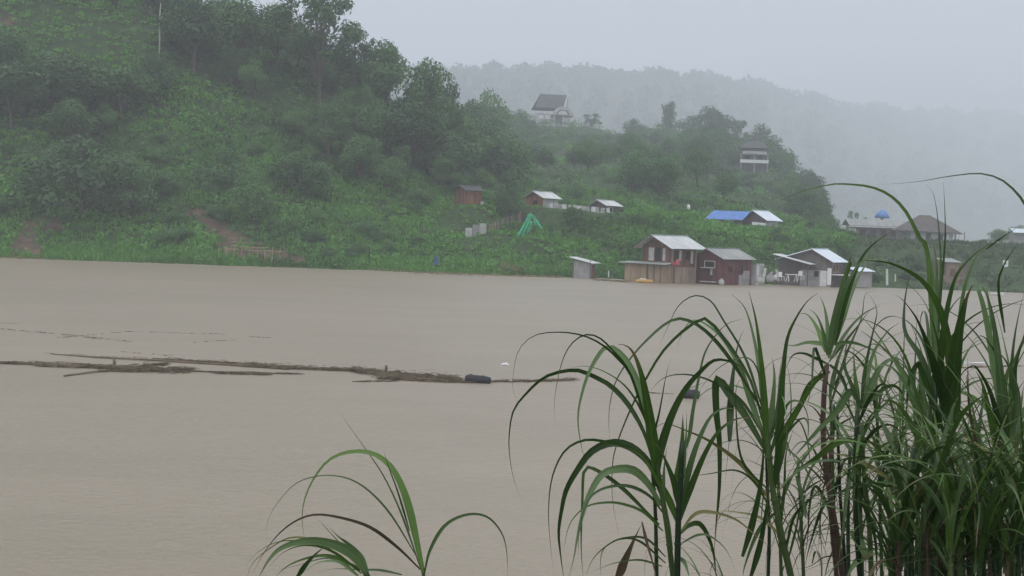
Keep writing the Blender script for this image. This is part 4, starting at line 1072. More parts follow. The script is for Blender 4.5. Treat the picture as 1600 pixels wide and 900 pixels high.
# ------------------------------------------------------------------ scrub, grass and weeds covering the hillside (uncountable)
def cover(name, n_, u_rng, s_rng, size_rng, K, lsz, mat, seed, flat=.6, grass=False, tone0=0.0, zmin=.02):
    rng = np.random.default_rng(seed)
    s = rng.uniform(*s_rng, n_); u = rng.uniform(*u_rng, n_)
    y = SHORE + np.where(s > S0, S0 + (s - S0) * stretch_k(u), s); x = (u - 800) / F * y; z = terr(x, y)
    Pn = np.stack([x, y, z], 1); px, py = projv(Pn)
    keep = (~in_scars(px + rng.normal(size=n_) * 7, py + rng.normal(size=n_) * 4)) & (z > zmin)
    for a, b, c in CLEAR:
        if c > 2.7: keep &= (x - a) ** 2 + (y - b) ** 2 > (c * .6) ** 2
    Pn, px, py = Pn[keep], px[keep], py[keep]; n_ = len(Pn)
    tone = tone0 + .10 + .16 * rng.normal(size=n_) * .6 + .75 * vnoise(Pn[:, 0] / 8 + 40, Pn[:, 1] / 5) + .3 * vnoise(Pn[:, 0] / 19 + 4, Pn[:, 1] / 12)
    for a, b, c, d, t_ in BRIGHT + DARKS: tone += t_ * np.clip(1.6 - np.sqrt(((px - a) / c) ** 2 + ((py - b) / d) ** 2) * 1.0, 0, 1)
    size = rng.uniform(*size_rng, n_) * (1 + .9 * vnoise(Pn[:, 0] / 4, Pn[:, 1] / 3 + 7))
    for a, b, c in CLEAR:
        low = (Pn[:, 0] - a) ** 2 + (Pn[:, 1] - b) ** 2 < (c * 1.05) ** 2; low |= (np.abs(Pn[:, 0] * b / Pn[:, 1] - a) < c) & (Pn[:, 1] < b) & (Pn[:, 1] > b - (9 if c > 2.7 else 2.5)); size = np.where(low, size * (.4 if c > 2.7 else .6), size)
    size = size * Pn[:, 1] / (SHORE + s[keep])
    if grass:
        off = rng.normal(size=(n_, K, 3)) * np.array([.35, .35, 0]) ; off[:, :, 2] = rng.uniform(.2, .8, (n_, K))
        C = Pn[:, None, :] + off * size[:, None, None]
        d = unit(rng.normal(size=(n_, K, 3)) * .35 + np.array([0, 0, 1]))
        side = unit(np.cross(d, rng.normal(size=(n_, K, 3))))
        hl = (size[:, None, None] * .55); hwid = size[:, None, None] * .075
        V = np.stack([C - d * hl - side * hwid, C - d * hl + side * hwid, C + d * hl * .6 + side * hwid * .8, C + d * hl + rng.normal(size=C.shape) * size[:, None, None] * .12], 2).reshape(-1, 3)
        Fq = np.arange(len(V)).reshape(-1, 4)
    else:
        off = unit(rng.normal(size=(n_, K, 3))) * rng.uniform(.45, 1.05, (n_, K, 1)); off[:, :, 2] = np.abs(off[:, :, 2]) * flat
        C = (Pn[:, None, :] + off * size[:, None, None]).reshape(-1, 3)
        Nn = unit(off.reshape(-1, 3) + np.array([0, 0, .35]) + rng.normal(size=(n_ * K, 3)) * .5)
        V, Fq = leaf_quads(C, Nn, np.repeat(np.sqrt(size), K) * lsz * rng.uniform(.6, 1.3, n_ * K), rng, .55)
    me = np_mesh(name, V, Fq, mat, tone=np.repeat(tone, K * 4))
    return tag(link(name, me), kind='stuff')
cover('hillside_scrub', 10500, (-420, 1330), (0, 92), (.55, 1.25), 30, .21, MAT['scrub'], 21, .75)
cover('hillside_grass', 11500, (-420, 1330), (-.6, 36), (.28, .75), 14, .2, MAT['scrub'], 22, grass=True, tone0=.06)
cover('low_bank_grass', 5600, (1200, 2100), (-.3, 150), (.22, .55), 16, .2, MAT['bankgrass'], 23, grass=True, tone0=-.02)
cover('low_bank_scrub', 3200, (1250, 2100), (0, 160), (.25, .6), 22, .17, MAT['bankgrass'], 24, .5, tone0=-.06)

cover('shore_weeds', 2600, (-420, 1330), (-2.2, 2.5), (.2, .75), 12, .2, MAT['scrub'], 25, grass=True, tone0=-.05, zmin=-.35)
cover('shore_bushes', 420, (-420, 1330), (-1.6, 2.5), (.3, 1.2), 34, .17, MAT['scrub'], 26, .8, tone0=-.08, zmin=-.3)
# straw and sticks washed against the shore
def litter(name, lines, mat, n_, seed, ln=(.15, .7), wdt=(.012, .04), spread=.5, z=.02, tall=.06):
    rng = np.random.default_rng(seed); m = MB()
    segs = [(a, b, w_) for ln_ in lines for a, b, w_ in ln_]
    lens = np.array([np.linalg.norm(np.array(b) - np.array(a)) * w_ for a, b, w_ in segs]); pr = lens / lens.sum()
    for i in rng.choice(len(segs), n_, p=pr):
        a, b, w_ = segs[i]; t_ = rng.random(); p = np.array(a) * (1 - t_) + np.array(b) * t_
        d = unit(np.array(b) - np.array(a)); ang = rng.normal() * .35
        d = np.array([d[0] * math.cos(ang) - d[1] * math.sin(ang), d[0] * math.sin(ang) + d[1] * math.cos(ang), rng.normal() * .03])
        q = p + np.array([rng.normal() * spread * .3, rng.normal() * spread * w_, z + abs(rng.normal()) * tall * w_])
        L_ = rng.uniform(*ln); bend = np.array([rng.normal(), rng.normal(), abs(rng.normal()) * .3]) * L_ * .06
        m.bar(q - d * L_ / 2, q + bend, rng.uniform(*wdt)); m.bar(q + bend, q + d * L_ / 2, rng.uniform(*wdt) * .8)
    return tag(m.build(name, mat), kind='stuff')
def wl(pts, w_=1.0):
    q = [on_water(*p) for p in pts]; return [(q[i], q[i + 1], w_) for i in range(len(q) - 1)]
litter('shoreline_straw', [wl([(-40, 402), (200, 408), (420, 414), (560, 421), (700, 428), (880, 434)], 1.0), wl([(930, 438), (980, 441)], 1.0)], MAT['reedstraw'], 1500, 31, (.2, 1.2), (.02, .07), .7)
tag(litter('reed_bed', [wl([(770, 428), (815, 430)], 1)], MAT['reedstraw'], 420, 32, (.4, 1.4), (.02, .05), 1.2, .1, .5), kind='stuff')
litter('floating_debris', [
    wl([(0, 568), (60, 570), (150, 574)], 1.0), wl([(60, 571), (170, 575)], 1.3), wl([(160, 579), (300, 581)], 1.9), wl([(170, 577), (260, 570)], 1.0), wl([(300, 581), (470, 585)], .45),
    wl([(240, 563), (330, 567), (420, 574)], 1.0), wl([(380, 571), (450, 576)], 1.5), wl([(450, 576), (560, 580)], 1.3), wl([(550, 580), (640, 590), (720, 595)], 1.9), wl([(590, 592), (740, 598)], 1.2),
    wl([(770, 597), (850, 596), (900, 594)], .8), wl([(560, 597), (620, 596)], .4), wl([(340, 584), (420, 586)], .8)], MAT['drift'], 7000, 33, (.06, .4), (.005, .015), .13, .008, .035)
litter('pale_reed_litter', [wl([(560, 582), (640, 592), (700, 597)], 1.4), wl([(380, 572), (450, 577)], 1.0), wl([(60, 572), (180, 576)], 1.2), wl([(180, 580), (280, 580)], 1)], MAT['driftlight'], 1500, 34, (.08, .4), (.008, .02), .13, .02, .035)
litter('thin_scum_line', [wl([(0, 514), (50, 518), (110, 524), (205, 534)], .8), wl([(90, 528), (200, 518), (350, 522)], .5), wl([(75, 552), (180, 558), (260, 561)], .6), wl([(390, 526), (425, 528)], .5), wl([(300, 535), (370, 531)], .3), wl([(180, 549), (270, 556)], .4), wl([(0, 505), (25, 506)], .5)], MAT['drift'], 330, 35, (.06, .3), (.005, .012), .22, .003, .004)
litter('far_scum_line', [wl([(640, 427), (760, 432)], .6), wl([(1010, 614), (1080, 616)], .4), wl([(1500, 575), (1600, 572)], .8)], MAT['drift'], 160, 36, (.1, .6), (.01, .025), .2, .006, .01)
# individual drifting pieces
def pole(name, pts, rad, mat, label, cat):
    m = MB(); m.tube(pts, rad, 7); return tag(m.build(name, mat, None, True), label, cat)
pole('bamboo_pole', [on_water(100, 587, .03), on_water(150, 580, .05), on_water(240, 569, .04), on_water(262, 566, .02)], [.03, .035, .035, .02], MAT['driftlight'], 'long pale bamboo pole slanting out of the floating debris at left', 'pole')
pole('drift_branch', [on_water(80, 553, .02), on_water(150, 558, .04), on_water(250, 563, .05), on_water(420, 574, .03)], [.015, .03, .035, .03], MAT['drift'], 'long thin drifting branch along the upper edge of the debris line', 'branch')
b0 = on_water(178, 573); pole('drift_stake', [b0, b0 + np.array([.02, 0, .15]), b0 + np.array([-.02, 0, .28])], [.05, .06, .03], MAT['drift'], 'short dark stake poking up from the debris at left', 'stake')
b0 = on_water(602, 584); pole('drift_stake', [b0, b0 + np.array([.03, 0, .14]), b0 + np.array([.02, 0, .29])], [.05, .05, .045], MAT['drift'], 'short dark stake poking up from the debris near the black drum', 'stake')
b0 = on_water(618, 586); pole('drift_snag', [b0 + np.array([-.18, 0, 0]), b0 + np.array([0, 0, .08]), b0 + np.array([.12, 0, .14]), b0 + np.array([.2, 0, .02])], [.03, .05, .05, .02], MAT['drift'], 'low hooked snag right of the stake near the black drum', 'snag')
def drum(px, py, wpx, hpx, label, cut):
    p = on_water(px, py); s = p[1] / F
    t = thing('black_drum', tuple(p), label, 'drum', None, -.08 if not cut else .05); r = hpx * s * .62; Lw = wpx * s
    m = MB(); k = 8
    m.tube([(-Lw / 2, 0, r * .35), (-Lw / 2 + .03, 0, r * .37), (-Lw * .2, 0, r * .42), (Lw * .2, 0, r * .36), (Lw / 2 - .04, 0, r * .25), (Lw / 2, 0, r * .2)], [r * .75, r * .98, r, r * .96, r * .85, r * .5] if not cut else [r * .7, r * .95, r, r, r, r * .95], 14); m.build('drum_body', MAT['black'], t, True)
    for u in (-.25, .2):
        m = MB(); m.tube([(Lw * u - .015, 0, r * .39), (Lw * u + .015, 0, r * .39)], r * 1.05, 14); m.build('rib', MAT['black'], t)
    m = MB(); m.tube([(-Lw * .45, 0, r * 1.2), (-Lw * .3, 0, r * 1.5), (-Lw * .2, 0, r * 1.35)], .012, 5); m.build('handle', MAT['black'], t)
drum(747, 598, 40, 14, 'dark drum floating half sunk at the end of the debris line', False)
drum(1079, 622, 24, 16, 'dark drum floating behind the tall grass right of the debris line', True)
for (xx, yy, wp, lab) in ((789, 571, 12, 'white foam scrap drifting alone above the dark drum'), (466, 576, 6, 'tiny white foam scrap lodged in the debris line at its middle'), (432, 574, 5, 'tiny white foam scrap left of the middle of the debris line'), (797, 597, 7, 'white foam scrap on the water just right of the dark drum')):
    p = on_water(xx, yy); r = wp * p[1] / F / 2; m = MB(); a_ = random.uniform(.5, .9)
    m.tube([(-r, 0, .0), (-r * .6, .02, .03), (r * .3, 0, .05), (r, 0, .01)], [r * .15, r * .4 * a_, r * .45, r * .2], 7)
    o = m.build('foam_scrap', MAT['plastic'], None); o.location = tuple(p); tag(o, lab, 'foam scrap')

# ------------------------------------------------------------------ tall grass on the near bank
def catmull(pts, n_):
    p = np.array(pts, float); p = np.vstack([2 * p[0] - p[1], p, 2 * p[-1] - p[-2]])
    d = np.linalg.norm(np.diff(p[1:-1], axis=0), axis=1); cum = np.concatenate([[0], np.cumsum(d)]); outp = []
    for t_ in np.linspace(0, cum[-1], n_):
        i = min(max(int(np.searchsorted(cum, t_, 'right') - 1), 0), len(d) - 1); k = (t_ - cum[i]) / max(d[i], 1e-9)
        a, b, c, e_ = p[i], p[i + 1], p[i + 2], p[i + 3]
        outp.append(.5 * ((2 * b) + (c - a) * k + (2 * a - 5 * b + 4 * c - e_) * k * k + (3 * b - a - 3 * c + e_) * k ** 3))
    return np.array(outp)
EYE = np.array([0, 0, CAMZ])
def blade(parent, P3, width, tone, twist=0.0, tw_rate=0.0, blunt=False, ref=None):
    """one grass leaf: a V-folded tapering strip along 3D points"""
    n_ = len(P3); o = np.array(parent.location)
    tan = unit(np.gradient(P3, axis=0)); V = []; ac = []
    for i in range(n_):
        t_ = i / (n_ - 1)
        vdir = unit(EYE - P3[i]) if ref is None else ref
        side = np.cross(tan[i], vdir); nl = np.linalg.norm(side)
        side = side / nl if nl > .05 else np.array([1, 0, 0])
        nrm = np.cross(side, tan[i]); a = twist + tw_rate * t_
        s = side * math.cos(a) + nrm * math.sin(a); q = nrm * math.cos(a) - side * math.sin(a)
        wv = (.42 + .58 * min(1, t_ / .22)) * (1.0 if t_ < .26 else (max(0, 1 - (t_ - .26) / .74) ** .85 if not blunt else 1.0))
        wv = max(wv, .05) * width / 2
        V += [P3[i] - s * wv - o, P3[i] - q * wv * .35 - o, P3[i] + s * wv - o]; ac += [1, 0, 1]
    Fq = []
    for i in range(n_ - 1):
        for k in range(2): Fq.append((i * 3 + k, i * 3 + k + 1, (i + 1) * 3 + k + 1, (i + 1) * 3 + k))
    me = np_mesh('leaf', np.array(V), np.array(Fq), BLADE[tone], smooth=True)
    at = me.attributes.new('across', 'FLOAT', 'POINT'); at.data.foreach_set('value', np.array(ac, dtype=np.float32))
    a2 = me.attributes.new('along', 'FLOAT', 'POINT'); a2.data.foreach_set('value', np.repeat(np.linspace(0, 1, n_), 3).astype(np.float32))
    return link('leaf', me, parent)
def leaf_px(parent, pts, wpx, tone, Y0, dY=None, twist=None, n_=30, blunt=False):
    q = catmull(pts, n_); dY = random.uniform(-.25, .25) if dY is None else dY
    P3 = np.array([P(a, b, Y0 + dY * (i / (n_ - 1)) ** 1.3) for i, (a, b) in enumerate(q)])
    return blade(parent, P3, wpx * (.96 if wpx >= 11 else .84) * Y0 / F, tone, random.uniform(-.4, .4) if twist is None else twist, random.choice((-1, 1)) * random.uniform(.2, 1.5), blunt)
def cane(parent, pts, wpx, tone, Y0):
    q = catmull(pts, 9); o = np.array(parent.location)
    P3 = [P(a, b, Y0) - o for a, b in q]
    g = near_z(P3[0][0] + o[0], Y0) - o[2] - .05
    P3 = [np.array([P3[0][0] - (P3[1][0] - P3[0][0]) * .3, P3[0][1], float(g)])] + P3
    r = wpx * .76 * Y0 / F / 2; m = MB(); m.tube([tuple(p) for p in P3], list(np.linspace(r, r * .75, len(P3))), 8)
    o_ = m.build('stem', CANE[tone], parent, True)
    # leaf nodes
    for k in (1, 3, 5, 7):
        if k + 1 < len(P3):
            p = Vector(P3[k]); d = (Vector(P3[k + 1]) - p).normalized(); mm = MB(); mm.tube([p - d * r * .3, p + d * r * .3], r * 1.12, 8); mm.build('node', CANE[tone], o_)
    return o_
def clump(px, Y, label, name='cane_grass'):
    p = P(px, 900, Y); z = float(near_z(p[0], Y))
    return thing(name, (p[0], Y, z), label, 'grass plant', 'tall grass plants on the near bank')

# small plants at lower left
g = clump(662, 4.0, 'thin arching grass plant whose broad upright leaf stands alone at lower centre')
cane(g, [(661, 912), (662, 894)], 7, 'g', 4.0)
for pts, wv, tn in (
    ([(662, 897), (652, 850), (641, 800), (628, 760), (610, 728), (590, 712), (573, 706), (545, 706), (515, 718), (492, 745), (476, 780), (472, 815), (478, 850)], 15, 'g'),
    ([(657, 888), (628, 805), (600, 745), (570, 700), (545, 665), (530, 642)], 4, 'd'),
    ([(650, 868), (612, 806), (580, 770), (550, 750), (520, 743), (490, 745), (460, 757), (432, 788), (418, 815), (415, 850)], 4.5, 'd'),
    ([(657, 890), (622, 856), (582, 826), (545, 812), (500, 804), (470, 810), (440, 830), (415, 860), (395, 895)], 6.5, 'b'),
    ([(663, 897), (671, 862), (690, 827), (712, 810), (740, 803), (765, 810), (785, 835), (792, 865), (793, 902)], 7, 'd'),
    ([(640, 830), (622, 770), (608, 732), (599, 703)], 4, 'd')):
    leaf_px(g, pts, wv, tn, 4.0)
g = clump(572, 3.7, 'low pale tuft of arching grass left of the lone broad leaf at the bottom edge')
cane(g, [(578, 925), (570, 892)], 11, 'g', 3.7)
for pts, wv, tn in (
    ([(576, 902), (557, 872), (532, 855), (500, 846), (472, 846), (440, 856), (420, 875), (403, 905)], 17, 'l'),
    ([(574, 900), (560, 870), (543, 850), (528, 838), (510, 820)], 20, 'l'),
    ([(462, 905), (480, 880), (500, 860), (513, 852)], 10, 'd'), ([(560, 890), (535, 875), (510, 868), (480, 872), (450, 884), (430, 902)], 7, 'g'),
    ([(562, 892), (530, 868), (500, 852), (470, 845), (430, 848), (395, 870), (378, 900)], 5, 'd'), ([(570, 896), (540, 866), (500, 846), (455, 840), (420, 858), (395, 880), (385, 905)], 5, 'o'),
    ([(628, 898), (595, 891), (560, 890), (520, 889), (490, 896)], 6, 'd'), ([(575, 895), (545, 880), (510, 872), (470, 882), (440, 890), (425, 897)], 5, 'd'), ([(570, 890), (545, 862), (525, 842), (500, 815), (490, 808)], 3.5, 'd'),
    ([(565, 896), (520, 862), (480, 852), (445, 862), (415, 890)], 6, 'g'), ([(560, 900), (530, 878), (495, 880), (470, 900)], 9, 'l')):
    leaf_px(g, pts, wv, tn, 3.7)

# plant A at x 1020-1060
g = clump(1045, 4.2, 'leftmost tall cane grass with long leaves arching out over the open water')
cane(g, [(1052, 905), (1043, 830), (1032, 760), (1022, 690)], 12, 'g', 4.2)
cane(g, [(1058, 905), (1060, 810), (1064, 740), (1066, 690)], 14, 'd', 4.15)
cane(g, [(1026, 905), (1024, 800), (1018, 720)], 9, 'd', 4.3)
for pts, wv, tn in (
    ([(1027, 745), (1020, 690), (1013, 640), (1004, 592), (992, 556), (980, 541), (966, 538)], 19, 'g'),
    ([(1018, 690), (1003, 640), (985, 585), (965, 560), (940, 538), (910, 524), (875, 519), (838, 523), (815, 540), (806, 560), (802, 585), (801, 605), (808, 628), (832, 668)], 5.5, 'd'),
    ([(1020, 720), (1008, 680), (992, 648), (972, 620), (950, 600), (925, 587), (905, 579), (880, 580), (850, 590), (825, 612), (803, 640), (796, 675), (796, 710), (803, 750), (816, 785)], 10, 'd'),
    ([(1022, 715), (1012, 665), (990, 620), (965, 593), (930, 575), (900, 573), (870, 585)], 5, 'd'),
    ([(1016, 680), (985, 585), (955, 545), (935, 527), (915, 523), (895, 535), (880, 560), (870, 600), (866, 635), (868, 665)], 5.5, 'd'),
    ([(1020, 700), (1000, 610), (980, 565), (960, 545), (944, 544), (922, 578), (908, 620), (903, 655), (907, 690), (917, 732)], 11, 'l'),
    ([(1030, 760), (1010, 720), (985, 700), (945, 690), (920, 687), (900, 692), (882, 705), (868, 730), (860, 760), (857, 800), (859, 840), (866, 905)], 7, 'd'),
    ([(1032, 770), (1015, 725), (985, 698), (955, 692), (925, 705), (905, 730), (885, 765), (877, 800), (873, 830), (875, 860), (881, 905)], 14, 'd'),
    ([(1033, 790), (1012, 755), (990, 735), (965, 733), (940, 742), (920, 775), (910, 805), (902, 840), (897, 870), (888, 905)], 14, 'l'),
    ([(1030, 820), (1005, 795), (975, 765), (945, 742), (920, 730), (912, 738), (910, 780), (908, 850), (911, 905)], 8, 'd'),
    ([(1035, 800), (1015, 775), (985, 760), (955, 760), (930, 770), (915, 790), (905, 830), (903, 875)], 7, 'd'),
    ([(1036, 830), (1005, 800), (975, 788), (950, 785), (920, 790), (900, 805), (888, 825), (880, 862)], 5.5, 'g'),
    ([(1040, 880), (1000, 846), (970, 842), (945, 855), (925, 876), (914, 905)], 4.5, 'd'), ([(1040, 870), (1010, 842), (980, 840), (955, 848), (940, 865), (938, 905)], 4.5, 'd'), ([(1035, 885), (1000, 875), (960, 880), (920, 895)], 4, 'd'),
    ([(962, 910), (975, 880), (988, 850), (1004, 815)], 16, 'b'), ([(1003, 815), (1010, 845), (1020, 880), (1027, 910)], 6, 'b'),
    ([(1055, 770), (1062, 730), (1066, 690), (1067, 648)], 14, 'g'), ([(1062, 780), (1068, 730), (1072, 680), (1073, 640)], 10, 'l'),
    ([(1035, 790), (1038, 730), (1042, 700), (1044, 697)], 9, 'l'), ([(1050, 860), (1040, 800), (1030, 740), (1020, 705)], 10, 'g'),
    ([(1024, 760), (1033, 700), (1050, 648), (1071, 608), (1096, 579), (1116, 563), (1138, 564), (1158, 575), (1166, 600)], 14, 'd'),
    ([(1060, 720), (1075, 690), (1083, 640), (1092, 590), (1102, 550), (1120, 522), (1138, 505), (1160, 499)], 8, 'd'),
    ([(1062, 800), (1055, 760), (1040, 720), (1030, 700), (1020, 690)], 12, 'd'), ([(1060, 820), (1045, 780), (1025, 745), (1005, 715), (985, 700)], 12, 'g'),
    ([(1064, 790), (1075, 740), (1090, 692), (1110, 652), (1132, 638), (1162, 641)], 11, 'd'), ([(1063, 812), (1078, 765), (1100, 712), (1122, 675), (1150, 655), (1184, 652)], 11, 'd'),
    ([(1064, 830), (1085, 804), (1110, 800), (1150, 812), (1185, 840), (1205, 855)], 8, 'o'), ([(1066, 848), (1090, 836), (1110, 838), (1135, 860), (1152, 900)], 5.5, 'd'),
    ([(1062, 835), (1075, 822), (1092, 818), (1105, 835), (1115, 865), (1119, 905)], 10, 'd'), ([(1060, 870), (1070, 880), (1078, 905)], 8, 'l'),
    ([(1030, 690), (1050, 640), (1070, 612), (1095, 600), (1110, 596)], 5, 'd'), ([(1016, 700), (1030, 645), (1040, 590), (1048, 560)], 4, 'd')):
    leaf_px(g, pts, wv, tn, 4.2)

# plant B / C at x 1200
g = clump(1225, 4.4, 'tall cane grass with twin upright blades in the middle of the right hand thicket')
cane(g, [(1238, 910), (1222, 840), (1208, 770), (1201, 705), (1196, 650)], 15, 'g', 4.4)
cane(g, [(1200, 905), (1202, 830), (1199, 760), (1197, 700)], 8, 'd', 4.5)
for pts, wv, tn in (
    ([(1197, 700), (1194, 620), (1189, 560), (1181, 500), (1170, 455)], 12, 'g'), ([(1195, 660), (1187, 580), (1176, 520), (1163, 480), (1143, 460)], 9, 'l'),
    ([(1197, 690), (1206, 640), (1210, 590), (1207, 560)], 11, 'l'), ([(1198, 700), (1214, 640), (1218, 590), (1221, 560)], 10, 'd'),
    ([(1196, 690), (1172, 622), (1155, 572), (1130, 530), (1105, 508), (1085, 500), (1070, 512), (1058, 540)], 11, 'l'),
    ([(1196, 675), (1175, 600), (1150, 555), (1128, 525), (1112, 505), (1098, 498), (1070, 515), (1035, 550), (1005, 600), (985, 640), (965, 690), (957, 725), (957, 780), (967, 836)], 7, 'd'),
    ([(1195, 650), (1165, 560), (1130, 500), (1110, 470), (1085, 462), (1060, 478), (1044, 510), (1030, 540)], 5, 'd'),
    ([(1190, 640), (1140, 560), (1100, 515), (1065, 498), (1040, 506), (1010, 532), (985, 560), (965, 590), (955, 620), (951, 655), (953, 692)], 7.5, 'd'),
    ([(1200, 710), (1165, 650), (1140, 616), (1120, 592), (1119, 640), (1124, 690), (1124, 760), (1119, 820), (1116, 862)], 14, 'd'),
    ([(1198, 690), (1160, 628), (1120, 600), (1090, 588), (1060, 585), (1035, 592), (1013, 614)], 6, 'd'),
    ([(1199, 710), (1180, 640), (1160, 575), (1140, 535), (1120, 505)], 6, 'd'),
    ([(1202, 780), (1160, 727), (1110, 690), (1070, 672), (1042, 662), (1026, 668), (1019, 700)], 10, 'o'),
    ([(1140, 690), (1142, 620), (1148, 565), (1155, 532), (1163, 515)], 13, 'd'), ([(1172, 905), (1188, 850), (1198, 790), (1200, 740)], 11, 'd'), ([(1160, 870), (1175, 820), (1188, 760), (1193, 700), (1190, 660)], 12, 'd'),
    ([(1210, 770), (1214, 710), (1224, 685), (1250, 655), (1262, 660), (1262, 695)], 8, 'd'), ([(1208, 760), (1215, 720), (1220, 650), (1223, 590), (1230, 530), (1245, 495), (1262, 470), (1278, 458)], 13, 'd'),
    ([(1200, 720), (1220, 660), (1232, 630), (1250, 628), (1262, 650), (1264, 690)], 9, 'd'), ([(1206, 800), (1180, 755), (1150, 735), (1110, 740), (1075, 745)], 5, 'd'),
    ([(1222, 840), (1190, 810), (1150, 800), (1115, 800), (1090, 815)], 8, 'o'), ([(1228, 860), (1240, 810), (1265, 780), (1300, 765)], 6, 'd'), ([(1215, 840), (1225, 770), (1228, 710), (1240, 670)], 7, 'd'),
    ([(1212, 800), (1185, 830), (1165, 880), (1160, 905)], 9, 'd'), ([(1230, 880), (1243, 830), (1252, 790), (1268, 765), (1290, 740)], 5, 'd'), ([(1210, 745), (1225, 680), (1245, 640), (1280, 585), (1300, 560)], 13, 'g'),
    ([(1205, 770), (1160, 720), (1150, 640), (1152, 600), (1166, 588)], 5, 'd'), ([(1200, 690), (1190, 600), (1170, 560), (1130, 570), (1100, 600), (1085, 625)], 5, 'd'), ([(1212, 760), (1226, 700), (1236, 640), (1232, 580), (1222, 560)], 5, 'd')):
    leaf_px(g, pts, wv, tn, 4.4)

# plant D: reddish cane with pale crown at x 1290
g = clump(1310, 4.6, 'cane grass on a reddish bare stem with a pale leafy crown against the far bank')
cane(g, [(1318, 910), (1308, 840), (1298, 780), (1288, 710), (1286, 640), (1292, 570)], 14, 'b', 4.6)
cane(g, [(1308, 905), (1300, 830), (1296, 750), (1300, 680)], 10, 'b', 4.65)
cane(g, [(1322, 905), (1316, 820), (1312, 760), (1308, 640)], 8, 'd', 4.7)
for pts, wv, tn in (
    ([(1296, 560), (1293, 510), (1288, 480), (1281, 462)], 12, 'l'), ([(1293, 555), (1285, 515), (1275, 492), (1260, 480)], 9, 'l'), ([(1290, 550), (1278, 515), (1262, 492), (1246, 490)], 10, 'g'),
    ([(1296, 555), (1303, 510), (1312, 465), (1322, 425), (1332, 395)], 14, 'l'), ([(1298, 550), (1310, 490), (1326, 440), (1345, 410), (1370, 402), (1397, 405)], 9, 'l'),
    ([(1305, 540), (1320, 475), (1342, 412), (1360, 386), (1385, 367), (1408, 356)], 9, 'd'), ([(1308, 530), (1330, 460), (1352, 415), (1380, 385)], 9, 'l'),
    ([(1300, 540), (1265, 535), (1240, 540), (1222, 537)], 9, 'l'), ([(1300, 538), (1330, 535), (1360, 545), (1385, 560)], 7, 'l'), ([(1296, 580), (1268, 600), (1245, 645), (1226, 682), (1204, 725)], 13, 'g'),
    ([(1297, 570), (1314, 588), (1325, 620), (1331, 685)], 10, 'd'), ([(1296, 570), (1275, 560), (1255, 552), (1238, 556), (1226, 580)], 6, 'd'), ([(1294, 600), (1280, 560), (1272, 545), (1268, 600), (1260, 640)], 6, 'd'),
    ([(1296, 565), (1322, 520), (1350, 490), (1375, 478)], 7, 'l'), ([(1300, 560), (1340, 510), (1365, 480), (1395, 471)], 7, 'd'), ([(1290, 690), (1310, 665), (1340, 650), (1365, 655)], 5, 'd'),
    ([(1288, 740), (1270, 700), (1255, 690), (1240, 700), (1225, 730)], 5, 'd'), ([(1292, 760), (1270, 735), (1255, 730), (1215, 740)], 4, 'd'), ([(1300, 800), (1275, 760), (1265, 790), (1262, 840), (1255, 885)], 6, 'd'),
    ([(1296, 780), (1282, 800), (1266, 850), (1256, 890)], 7, 'd'), ([(1300, 820), (1283, 800), (1282, 830), (1286, 890)], 3, 'b'), ([(1310, 850), (1330, 800), (1350, 780), (1372, 770)], 5, 'd'),
    ([(1320, 870), (1290, 870), (1265, 885), (1240, 890)], 3, 'b'), ([(1296, 620), (1310, 560), (1330, 520), (1334, 518)], 9, 'd'), ([(1296, 640), (1320, 560), (1345, 500), (1352, 460), (1368, 455)], 6, 'd'),
    ([(1330, 410), (1318, 440), (1310, 470), (1305, 520)], 9, 'g')):
    leaf_px(g, pts, wv, tn, 4.6)

# plant E crown at x 1345,y 600
g = clump(1345, 4.1, 'thick cane grass with a dark fan of leaves left of the densest thicket')
cane(g, [(1345, 910), (1338, 820), (1336, 740), (1340, 640)], 13, 'd', 4.1)
cane(g, [(1362, 910), (1358, 820), (1350, 740), (1346, 660)], 12, 'g', 4.15)
cane(g, [(1326, 905), (1325, 800), (1328, 700)], 9, 'd', 4.2)
for pts, wv, tn in (
    ([(1345, 640), (1352, 575), (1366, 510), (1370, 485), (1360, 463), (1350, 458)], 8, 'd'), ([(1346, 640), (1362, 560), (1385, 520), (1404, 505)], 10, 'l'), ([(1342, 640), (1335, 575), (1334, 520)], 11, 'g'),
    ([(1345, 640), (1330, 600), (1320, 570), (1325, 520)], 8, 'd'), ([(1348, 640), (1330, 612), (1310, 640), (1282, 668), (1262, 690), (1240, 715)], 13, 'l'), ([(1350, 630), (1375, 575), (1400, 560), (1420, 575)], 12, 'l'),
    ([(1350, 635), (1385, 605), (1405, 608), (1420, 640)], 9, 'd'), ([(1350, 690), (1312, 690), (1276, 715), (1240, 742), (1225, 766), (1214, 805)], 12, 'g'), ([(1395, 760), (1350, 757), (1310, 770), (1290, 780), (1266, 797)], 8, 'd'),
    ([(1390, 748), (1352, 725), (1320, 712), (1292, 707)], 10, 'o'), ([(1330, 830), (1344, 850), (1356, 872)], 13, 'l'), ([(1365, 862), (1338, 878), (1320, 908)], 13, 'l'), ([(1244, 743), (1252, 770), (1259, 808)], 9, 'd'),
    ([(1342, 660), (1360, 620), (1380, 600), (1400, 620), (1415, 660)], 10, 'd'), ([(1344, 700), (1370, 670), (1395, 665), (1420, 690)], 8, 'd'), ([(1345, 720), (1320, 690), (1305, 660), (1300, 625)], 8, 'd'), ([(1340, 720), (1325, 760), (1318, 820), (1310, 880)], 9, 'd'),
    ([(1350, 740), (1375, 700), (1400, 690), (1430, 700)], 7, 'g'), ([(1360, 800), (1380, 750), (1405, 730), (1440, 730)], 7, 'd'), ([(1345, 780), (1365, 830), (1370, 880), (1368, 910)], 9, 'd')):
    leaf_px(g, pts, wv, tn, 4.1, blunt=(pts[0] in ((1330, 830), (1244, 743))))

